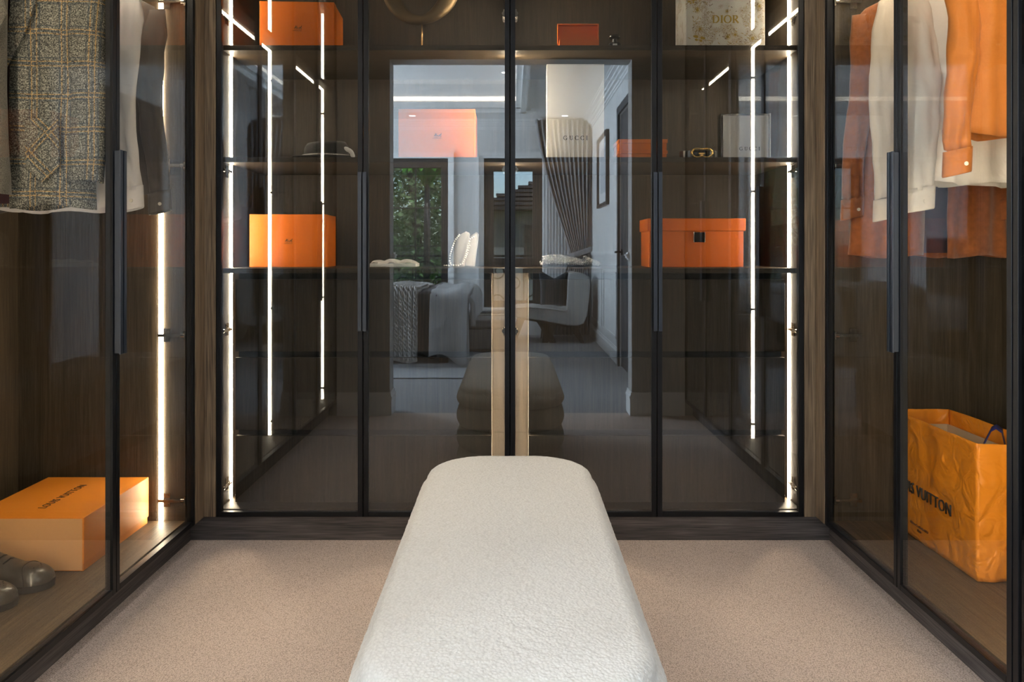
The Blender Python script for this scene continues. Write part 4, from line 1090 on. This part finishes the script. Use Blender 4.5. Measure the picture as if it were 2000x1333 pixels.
for j in range(25):
    f = j/24; x = xp0+(xp1-xp0)*f; hh = (.044*math.sin(PI*min(1, (f+.05)*1.05)**.55)**.6 if f < .72 else .030*(1.02-f)/.30+.012) if f > 0 else .02
    rings.append([(x, 2.89+.035*math.cos(q), ZCN+.001+max(.004, hh)*.5*(1+math.sin(q)*(1 if True else 0))) for q in [2*PI*k/20 for k in range(20)]])
MB().ring_loft(rings).build('lining', 'silver_mesh', t, smooth=True)
mb = MB()
for j in range(34):
    for k in range(12):
        f = (j+.5*(k % 2))/34; q = PI + PI*.95*k/11 - .35
        i = min(24, int(f*24)); r_ = rings[i]; a = r_[0]; ys = [p[2] for p in r_]; zc = (max(ys)+min(ys))/2; hz = (max(ys)-min(ys))/2
        mb.ball((xp0+(xp1-xp0)*f, 2.89-.037*math.sin(q-PI+.3) if False else 2.89+.0365*math.cos(q), zc-hz*math.sin(q)*1.0), .0032, 6, 4)
tag(mb.build('crystals', 'crystal', t, smooth=False), kind='stuff')

zt = 2.84; x0, x1 = xat(1265, zt), xat(1457, zt)
t = thing('storage_box', ((x0+x1)/2, zt+.09, ZCN), 'large orange lidded storage box with a dark square clasp on the counter', 'box')
MB().box(x0+.006, x1-.008, zt+.004, zt+.18, ZCN+.0005, ZCN+.135).build('body', 'orange_dark_box', t, bevel=.0015)
MB().box(x0, x1, zt, zt+.186, ZCN+.1355, ZCN+.183).build('lid', 'orange_dark_box', t, bevel=.003)
p = at(1366, 464, zt)
MB().box(p.x-.0215, p.x+.0215, zt-.001, zt+.0045, p.z-.018, p.z+.0195).build('clasp', 'clasp', t, bevel=.002)
for s_ in (-1, 1): MB().box(p.x+s_*.0205-.0012, p.x+s_*.0205+.0012, zt-.0025, zt, p.z-.018, p.z+.0195).build('clasp_edge', 'silver', t)

# ------------------------------------------------------------------ things on the side wardrobe floors
ZF = .1055
x0, x1, y0, y1 = -1.540, -1.205, 2.150, 2.535
t = thing('gift_box', ((x0+x1)/2, (y0+y1)/2, ZF), 'large flat saffron gift box with black capitals on the wardrobe floor', 'box')
MB().box(x0+.003, x1-.003, y0+.003, y1-.003, ZF+.0003, ZF+.05).build('body', 'saffron_box', t, bevel=.001)
MB().box(x0, x1, y0, y1, ZF+.022, ZF+.153).build('lid', 'saffron_box', t, bevel=.0015)
MB().box(x0+.004, x1-.004, y0-.0012, y0+.0005, ZF+.0045, ZF+.150).build('front_flap', 'peach_card', t)
mt = Matrix.Translation((-1.372, 2.338, ZF+.1536)) @ Matrix.Rotation(R(90), 4, 'Z')
text_obj('LOUIS VUITTON', .034, 'logo_black', t, mt, spacing=1.10, sx=.82)

# paper carrier bag
bx0, bx1, by0, by1, bh = 1.285, 1.465, 2.085, 2.535, .378
t = thing('paper_bag', (1.37, 2.28, ZF), 'saffron paper shopping bag with black capitals and blue ribbon handle', 'bag')
def bagwall(u0, v0, u1, v1, seed, out):
    def fn(u, v):
        x = u0+(u1-u0)*u; y = v0+(v1-v0)*u; z = ZF+.001+bh*v
        b_ = math.sin(PI*u)*(.006+.010*noise.noise(Vector((u*3+seed, v*3, seed)))) + .004*noise.noise(Vector((u*9, v*9+seed, 1)))*math.sin(PI*u)
        b_ += -.010*max(0, 1-abs(v-.22-.25*abs(u-.5))/.05)*math.sin(PI*u)*(out[1] != 0)
        sq = .012*(1-v)*0
        dz = .004*math.sin(PI*u)*v
        return (x+out[0]*b_, y+out[1]*b_, z - (0.010*math.sin(PI*u) if v == 1 and out[0] else 0)*0 + 0*dz)
    return MB().grid(36, 30, fn)
bg = MB()
for w_ in ((bx0, by0, bx0, by1, 1.3, (-1, 0)), (bx1, by0, bx1, by1, 5.1, (1, 0)), (bx0, by0, bx1, by0, 8.7, (0, -1)), (bx0, by1, bx1, by1, 3.3, (0, 1))):
    mb = bagwall(*w_); mb.build('bag_wall', 'saffron_paper', t, smooth=True, thick=.0012)
MB().box(bx0+.002, bx1-.002, by0+.002, by1-.002, ZF+.0005, ZF+.002).build('bag_base', 'saffron_paper', t)
mb = MB().box(bx0+.011, bx0+.0125, by0+.012, by1-.012, ZF+.01, ZF+bh-.045).box(bx1-.0125, bx1-.011, by0+.012, by1-.012, ZF+.01, ZF+bh-.045).box(bx0+.011, bx1-.011, by0+.0110, by0+.0125, ZF+.01, ZF+bh-.045).box(bx0+.011, bx1-.011, by1-.0125, by1-.011, ZF+.01, ZF+bh-.045)
mb.build('inner_liner', 'cream_paper', t)
hp = [Vector(p) for p in ((1.352, 2.185, ZF+.325), (1.366, 2.19, ZF+.350), (1.395, 2.20, ZF+.392), (1.412, 2.205, ZF+.398), (1.432, 2.21, ZF+.385), (1.446, 2.215, ZF+.335), (1.450, 2.22, ZF+.290))]
MB().grid(6, 1, lambda u, v: hp[int(round(u*6))] + Vector((.011, .016, .003))*(v*2-1)).build('ribbon_handle', 'blue_ribbon', t, smooth=True, thick=.0015)
mt = Matrix.Translation((bx0-.0165, 2.343, ZF+.158)) @ Matrix.Rotation(R(-90), 4, 'Z') @ Matrix.Rotation(R(90), 4, 'X')
text_obj('LOUIS VUITTON', .050, 'logo_black', t, mt, spacing=1.08, extrude=.002, sx=.82)
mt = Matrix.Translation((bx0-.014, 2.36, ZF+.050)) @ Matrix.Rotation(R(-90), 4, 'Z') @ Matrix.Rotation(R(90), 4, 'X')
text_obj('Maison Fondée En 1854', .0098, 'logo_brown', t, mt, spacing=1.05, extrude=.002)
mt = Matrix.Translation((bx0-.0135, 2.36, ZF+.036)) @ Matrix.Rotation(R(-90), 4, 'Z') @ Matrix.Rotation(R(90), 4, 'X')
text_obj('Paris', .0098, 'logo_brown', t, mt, spacing=1.05, extrude=.002)

# shoes, toe towards the door
def shoe(label, tip_x, yc, sgn, mat_u, mat_s, laces=True, group='shoes on the wardrobe floor'):
    t = thing('lace_up_shoe' if laces else 'white_shoe', (tip_x - sgn*.145, yc, ZF), label, 'shoe', group if laces else None)
    L = .295
    def wid(f):   # f: 0 heel .. 1 toe
        return .030 + .020*math.sin(PI*min(1, f*1.0))**.8 if f < .55 else .050*math.sqrt(max(0, 1-((f-.62)/.385)**4)) if f > .62 else .0495
    def outline(k_): 
        pts = []
        fs = [i/30 for i in range(31)]
        for f in fs: pts.append((f, wid(f) if 0 < f < 1 else .012))
        return pts
    def hgt(f): return (.095 - .02*f if f < .30 else .089-(f-.3)*.115 if f < .72 else .0407*math.sqrt(max(0, 1-((f-.70)/.305)**2))+.004)
    sole = []
    for dz, gr in ((.0005, 0), (.012, .0015), (.018, .003)):
        up = [(f, wid(f)+gr) for f in [i/30 for i in range(31)]]
        ringp = [(tip_x - sgn*L*(1-f), yc + w_, ZF+dz+.004*max(0, f-.8)*5*0) for f, w_ in up] + [(tip_x - sgn*L*(1-f), yc - w_, ZF+dz) for f, w_ in reversed(up)]
        sole.append(ringp)
    MB().ring_loft(sole).build('sole', mat_s, t, bevel=.001)
    rings = []
    for i in range(31):
        f = .005 + .985*i/30; w_ = max(.004, wid(f)-.001); h_ = max(.006, hgt(f)); ring_ = []
        for j in range(15):
            q = PI*j/14; n_ = .75
            ring_.append((tip_x - sgn*L*(1-f), yc + w_*math.copysign(abs(math.cos(q))**n_, math.cos(q)), ZF+.0185 + h_*abs(math.sin(q))**.85))
        rings.append(ring_)
    MB().ring_loft(rings, False, True, True).build('upper', mat_u, t, smooth=True)
    if laces:
        for i in range(4):
            f = .40+.065*i; h_ = hgt(f)+.0205; xx = tip_x - sgn*L*(1-f)
            MB().tube([(xx, yc-.022, ZF+h_-.006), (xx+sgn*.006, yc, ZF+h_+.002), (xx, yc+.022, ZF+h_-.006)], .0018, 6).build('lace', 'rubber', t, smooth=True)
        pts = []
        for j in range(21):
            q = PI*j/20; f = .80 + .035*math.sin(2*q+PI/2); w_ = wid(f)-.001; h_ = hgt(f)
            pts.append((tip_x - sgn*L*(1-f), yc + w_*math.copysign(abs(math.cos(q))**.75, math.cos(q))*1.01, ZF+.0188 + h_*abs(math.sin(q))**.85*1.01))
        MB().tube(pts, .0010, 5).build('toe_seam', mat_s, t, smooth=True)
        mb = MB()
        for f, yy in ((.88, -.008), (.88, .008), (.90, 0), (.87, 0), (.86, -.015), (.86, .015)): mb.ball((tip_x - sgn*L*(1-f), yc+yy, ZF+.0185+hgt(f)*.985), .0018, 6, 4)
        tag(mb.build('brogue_holes', mat_s, t), kind='stuff')
    return t
shoe('olive-black leather brogue whose toe touches the saffron gift box side', -1.236, 2.055, 1, 'leather_shoe', 'rubber')['label'] = 'dark leather brogue closest to the saffron gift box'
shoe('dark leather brogue, the one farther from the saffron gift box', -1.262, 1.940, 1, 'leather_shoe', 'rubber')
shoe('white leather shoe on the floor beneath the orange shirt', 1.262, 1.885, -1, 'white_leather', 'white_leather', False)

# ------------------------------------------------------------------ hanging clothes
def hanger(cx, y, zt, lab):
    t = thing('clothes_hanger', (cx, y, zt), lab, 'hanger', 'clothes hangers on the rails')
    MB().tube([(cx-.19, y, zt-.075), (cx-.08, y, zt-.02), (cx, y, zt+.005), (cx+.08, y, zt-.02), (cx+.19, y, zt-.075)], [(.006, .010)]*5, 8).build('shoulder_bar', 'dark_wood', t, smooth=True)
    pts = [(cx, y, zt), (cx, y, zt+.035)] + [(cx + .022*math.sin(q), y, 1.93 + .0155 - .006 + .0 - .022*(1-0) + .022 + .022*(-math.cos(q))*-1 - .022) for q in []]
    top = 1.9455
    pts = [(cx, y, zt), (cx, y, top-.03)] + [(cx + .016*math.sin(q) , y, top-.016+.016*-math.cos(q)*1.0) for q in [R(v) for v in (90, 135, 180, 225)]]
    MB().tube(pts, .0018, 6).build('hook', 'steel', t, smooth=True)
    return t

def garment(name, label, cat, cx, y, ztop, hs, zhem, mat, hw_hem=None, thick_y=.045, sleeve=None, sleeve_mat=None, fold=5, famp=.010, hem=0.0, collar=True, open_front=0.0, neck=.06, seed=0, cuff=True, arms=(-1, 1), sl_out=.02, sl_y=-.02, drop=.055, sleeve_r=(.075, .052), cuff_mat=None, lean=0, wr=.012):
    """a garment hanging front-on to -y: body shell, sleeves with cuffs, collar; sleeve = length"""
    t = thing(name, (cx, y, zhem), label, cat)
    hw_hem = hw_hem or hs*.98
    NR, NSG = 30, 72
    rings = []
    for i in range(NR+1):
        f = i/NR
        z = ztop - (ztop-zhem)*f
        d = ztop - z
        if d < drop: wd = neck + (hs-neck)*(d/drop)**.75
        else: wd = hs*.985 + (hw_hem-hs)*((d-drop)/(ztop-zhem-drop))**1.2 - .012*math.sin(PI*min(1, (d-drop)/(ztop-zhem-drop)))
        ty = thick_y*(.45+.55*min(1, d/.16)) * (1+.15*f)
        ring_ = []
        for k in range(NSG):
            q = 2*PI*k/NSG; cxq = math.copysign(abs(math.cos(q))**.85, math.cos(q))
            x = wd*cxq; yy = ty*math.copysign(abs(math.sin(q))**.8, math.sin(q))
            fo = famp*min(1, d/.25)*(math.sin(fold*PI*x/hs+seed+.8*math.sin(f*4+seed)) + .5*math.sin(fold*1.9*PI*x/hs+2*seed))
            yy += fo*abs(math.sin(q))**.5 + wr*noise.noise(Vector((x*11+seed*3, z*8, math.copysign(1, yy)*2+seed)))*min(1, d/.1)*abs(math.sin(q))**.5
            zz = z - (hem*(1-(x/hw_hem)**2) if f > .9 else 0)*(f-.9)*10 + (.006*math.sin(x*30+seed) if f == 1 else 0)
            ring_.append((cx + x + lean*f, y+yy, zz))
        rings.append(ring_)
    mb = MB(); mb.ring_loft(rings, True, True, False)
    if open_front:
        # slit the front panel so that the two halves hang apart
        keep = []
        for fc in mb.f:
            c = [sum(mb.v[v][a] for v in fc)/len(fc) for a in range(3)]
            dz_ = ztop - c[2]
            gap = open_front*min(1, max(0, dz_-.02)/.2)
            if c[1] < y - .004 and abs(c[0]-cx) < gap and len(fc) == 4: continue
            keep.append(fc)
        mb.f = keep
    mb.build('body', mat, t, smooth=True, thick=.0025)
    if open_front:
        MB().grid(10, 12, lambda u, v: (cx-hs*.8+1.6*hs*u, y+.004, ztop-.05-(ztop-.05-zhem-.012)*v)).build('lining', 'plum_lining', t, smooth=True, thick=.0015)
    if sleeve:
        for s_ in arms:
            x0 = cx + s_*(hs-.030); z0 = ztop - drop - .005
            pts, rr = [], []
            for i in range(22):
                f = i/21
                pts.append((x0 + s_*(.012+sl_out*f+.010*math.sin(f*6+seed)), y + sl_y*f - .012*math.sin(PI*f), z0 - sleeve*f))
                a = sleeve_r[0] + (sleeve_r[1]-sleeve_r[0])*f**.8
                if f < .14: a *= .62 + .38*f/.14
                w2 = a*(.58+.05*math.sin(f*9+seed))
                rr.append((a*(1+.03*math.sin(f*17+seed)), w2) if True else a)
            sm = MB(); rings2 = []
            for p, (a, b_) in zip(pts, rr):
                rings2.append([(p[0]+a*math.cos(2*PI*k/28)*.62, p[1]+b_*.62*math.sin(2*PI*k/28)+wr*1.1*noise.noise(Vector((math.cos(2*PI*k/28)*2.2, p[2]*13+k*.04, seed+s_)))*min(1, (z0-p[2])/.08), p[2]+.004*math.sin(2*PI*k/28*2+seed)) for k in range(28)])
            sm.ring_loft(rings2, True, True, False); so = sm.build('sleeve', sleeve_mat or mat, t, smooth=True, thick=.002)
            if cuff:
                cm_ = MB(); p, (a, b_) = pts[-1], rr[-1]; r3 = []
                for dz_ in (.004, -.012, -.058, -.062):
                    g = 1.06 if dz_ > -.06 else 1.02
                    r3.append([(p[0]+a*g*math.cos(2*PI*k/28)*.64 - s_*.004*dz_*10, p[1]+b_*g*.64*math.sin(2*PI*k/28), p[2]+dz_+.008*math.cos(2*PI*k/28)) for k in range(28)])
                cm_.ring_loft(r3, True, False, False); cm_.build('cuff', cuff_mat or mat, so, smooth=True, thick=.0025)
                MB().cyl((p[0]+.01, p[1]-b_*.66-.003, p[2]-.035), (p[0]+.01, p[1]-b_*.66+.001, p[2]-.035), .0055, 12).build('button', 'pearl', so)
    if collar:
        for s_ in (-1, 1):
            MB().prism([(cx+s_*.004, ztop-.055), (cx+s_*.062, ztop-.040), (cx+s_*.068, ztop+.012), (cx+s_*.035, ztop+.03)], y-thick_y*.75-.012, y-thick_y*.75-.006).build('collar', mat, t, bevel=.002)
        MB().tube([(cx+.06*math.cos(q), y+.045*math.sin(q), ztop+.008+.012*math.sin(q)) for q in [2*PI*k/20 for k in range(21)]], [(.004, .022)]*21, 8, False).build('collar_stand', mat, t, smooth=True)
    return t

RX = 1.365
LX = -1.365
HANG = [
 (LX, 2.100, 'wooden hanger carrying the plaid blazer'), (LX, 2.270, 'wooden hanger carrying the white shirt beside the blazer'), (LX, 2.430, 'wooden hanger carrying the charcoal shirt'), (-1.40, 1.945, 'wooden hanger carrying the grey tweed waistcoat'),
 (RX, 2.480, 'wooden hanger carrying the rust suede coat'), (RX, 2.345, 'wooden hanger carrying the cream blouse'), (RX, 2.185, 'wooden hanger carrying the ivory silk blouse'), (1.375, 1.985, 'wooden hanger carrying the orange shirt')]
for (hx, hy, lab) in HANG: hanger(hx, hy, 1.872, lab)
# left wardrobe
garment('dress_shirt', 'charcoal long-sleeved shirt hanging behind the white shirt', 'shirt', LX, 2.430, 1.862, .240, 1.19, 'grey_cotton', sleeve=.585, seed=2, famp=.006, sl_out=.022, drop=.075, cuff=True)
garment('dress_shirt', 'white long-sleeved shirt hanging behind the plaid blazer', 'shirt', LX, 2.270, 1.862, .235, 1.150, 'white_cotton', sleeve=.585, seed=1, famp=.008, sl_out=.020, hem=.02, drop=.075)
bz = garment('plaid_blazer', 'grey blazer with yellow and blue plaid hanging in the wardrobe', 'blazer', LX, 2.100, 1.862, .225, 1.133, 'plaid', sleeve=.595, seed=4, fold=3, famp=.005, sl_out=.010, sl_y=-.035, thick_y=.055, wr=.004, collar=False, cuff=False, open_front=.022, drop=.06, sleeve_r=(.088, .074))
for s_ in (-1, 1):
    MB().prism([(LX+s_*.022, 1.50), (LX+s_*.075, 1.60), (LX+s_*.105, 1.685), (LX+s_*.082, 1.70), (LX+s_*.088, 1.74), (LX+s_*.070, 1.86), (LX+s_*.05, 1.865)], 2.022, 2.030).build('lapel', 'plaid', bz, bevel=.002)
    MB().prism([(LX+s_*.070, 1.365), (LX+s_*.160, 1.375), (LX+s_*.163, 1.24), (LX+s_*.118, 1.195), (LX+s_*.075, 1.235)], 2.026, 2.031).build('pocket', 'plaid_bias', bz, bevel=.0015)
for k in range(2): MB().cyl((LX-.03, 2.034, 1.45-.11*k), (LX-.03, 2.027, 1.45-.11*k), .010, 16).build('button', 'dark_wood', bz)
wc = garment('tweed_waistcoat', 'grey tweed waistcoat hanging in front of the plaid blazer', 'waistcoat', -1.445, 1.945, 1.862, .165, 1.165, 'tweed', sleeve=None, seed=6, famp=.004, collar=False, drop=.05)
MB().prism([(-1.335, 1.84), (-1.262, 1.66), (-1.245, 1.60), (-1.272, 1.545), (-1.33, 1.50), (-1.40, 1.60)], 1.880, 1.888).build('lapel', 'tweed', wc, bevel=.002)
# right wardrobe
rc = garment('suede_coat', 'long rust suede coat hanging at the far end of the wardrobe', 'coat', RX, 2.480, 1.862, .235, .995, 'rust_suede', hw_hem=.262, sleeve=.60, seed=3, fold=4, famp=.010, sl_out=.034, collar=False, cuff=True, open_front=.035, drop=.075, thick_y=.04)
garment('silk_blouse', 'cream long-sleeved blouse hanging beside the rust coat', 'blouse', RX, 2.345, 1.862, .225, 1.22, 'cream_silk', sleeve=.615, seed=5, famp=.010, sl_out=.018, collar=False, drop=.07, thick_y=.038)
garment('silk_blouse', 'ivory silk blouse with wide cuffs hanging beside the orange shirt', 'blouse', RX+.005, 2.185, 1.862, .225, 1.222, 'ivory_silk', sleeve=.60, seed=8, famp=.014, sl_out=.010, hem=.02, collar=False, drop=.07, sleeve_r=(.080, .075), sl_y=-.05)
garment('orange_shirt', 'orange long-sleeved shirt hanging closest to the opening', 'shirt', 1.385, 1.985, 1.862, .235, 1.322, 'orange_silk', sleeve=.515, seed=9, famp=.007, sl_out=.008, hem=.012, drop=.07, sl_y=-.03)
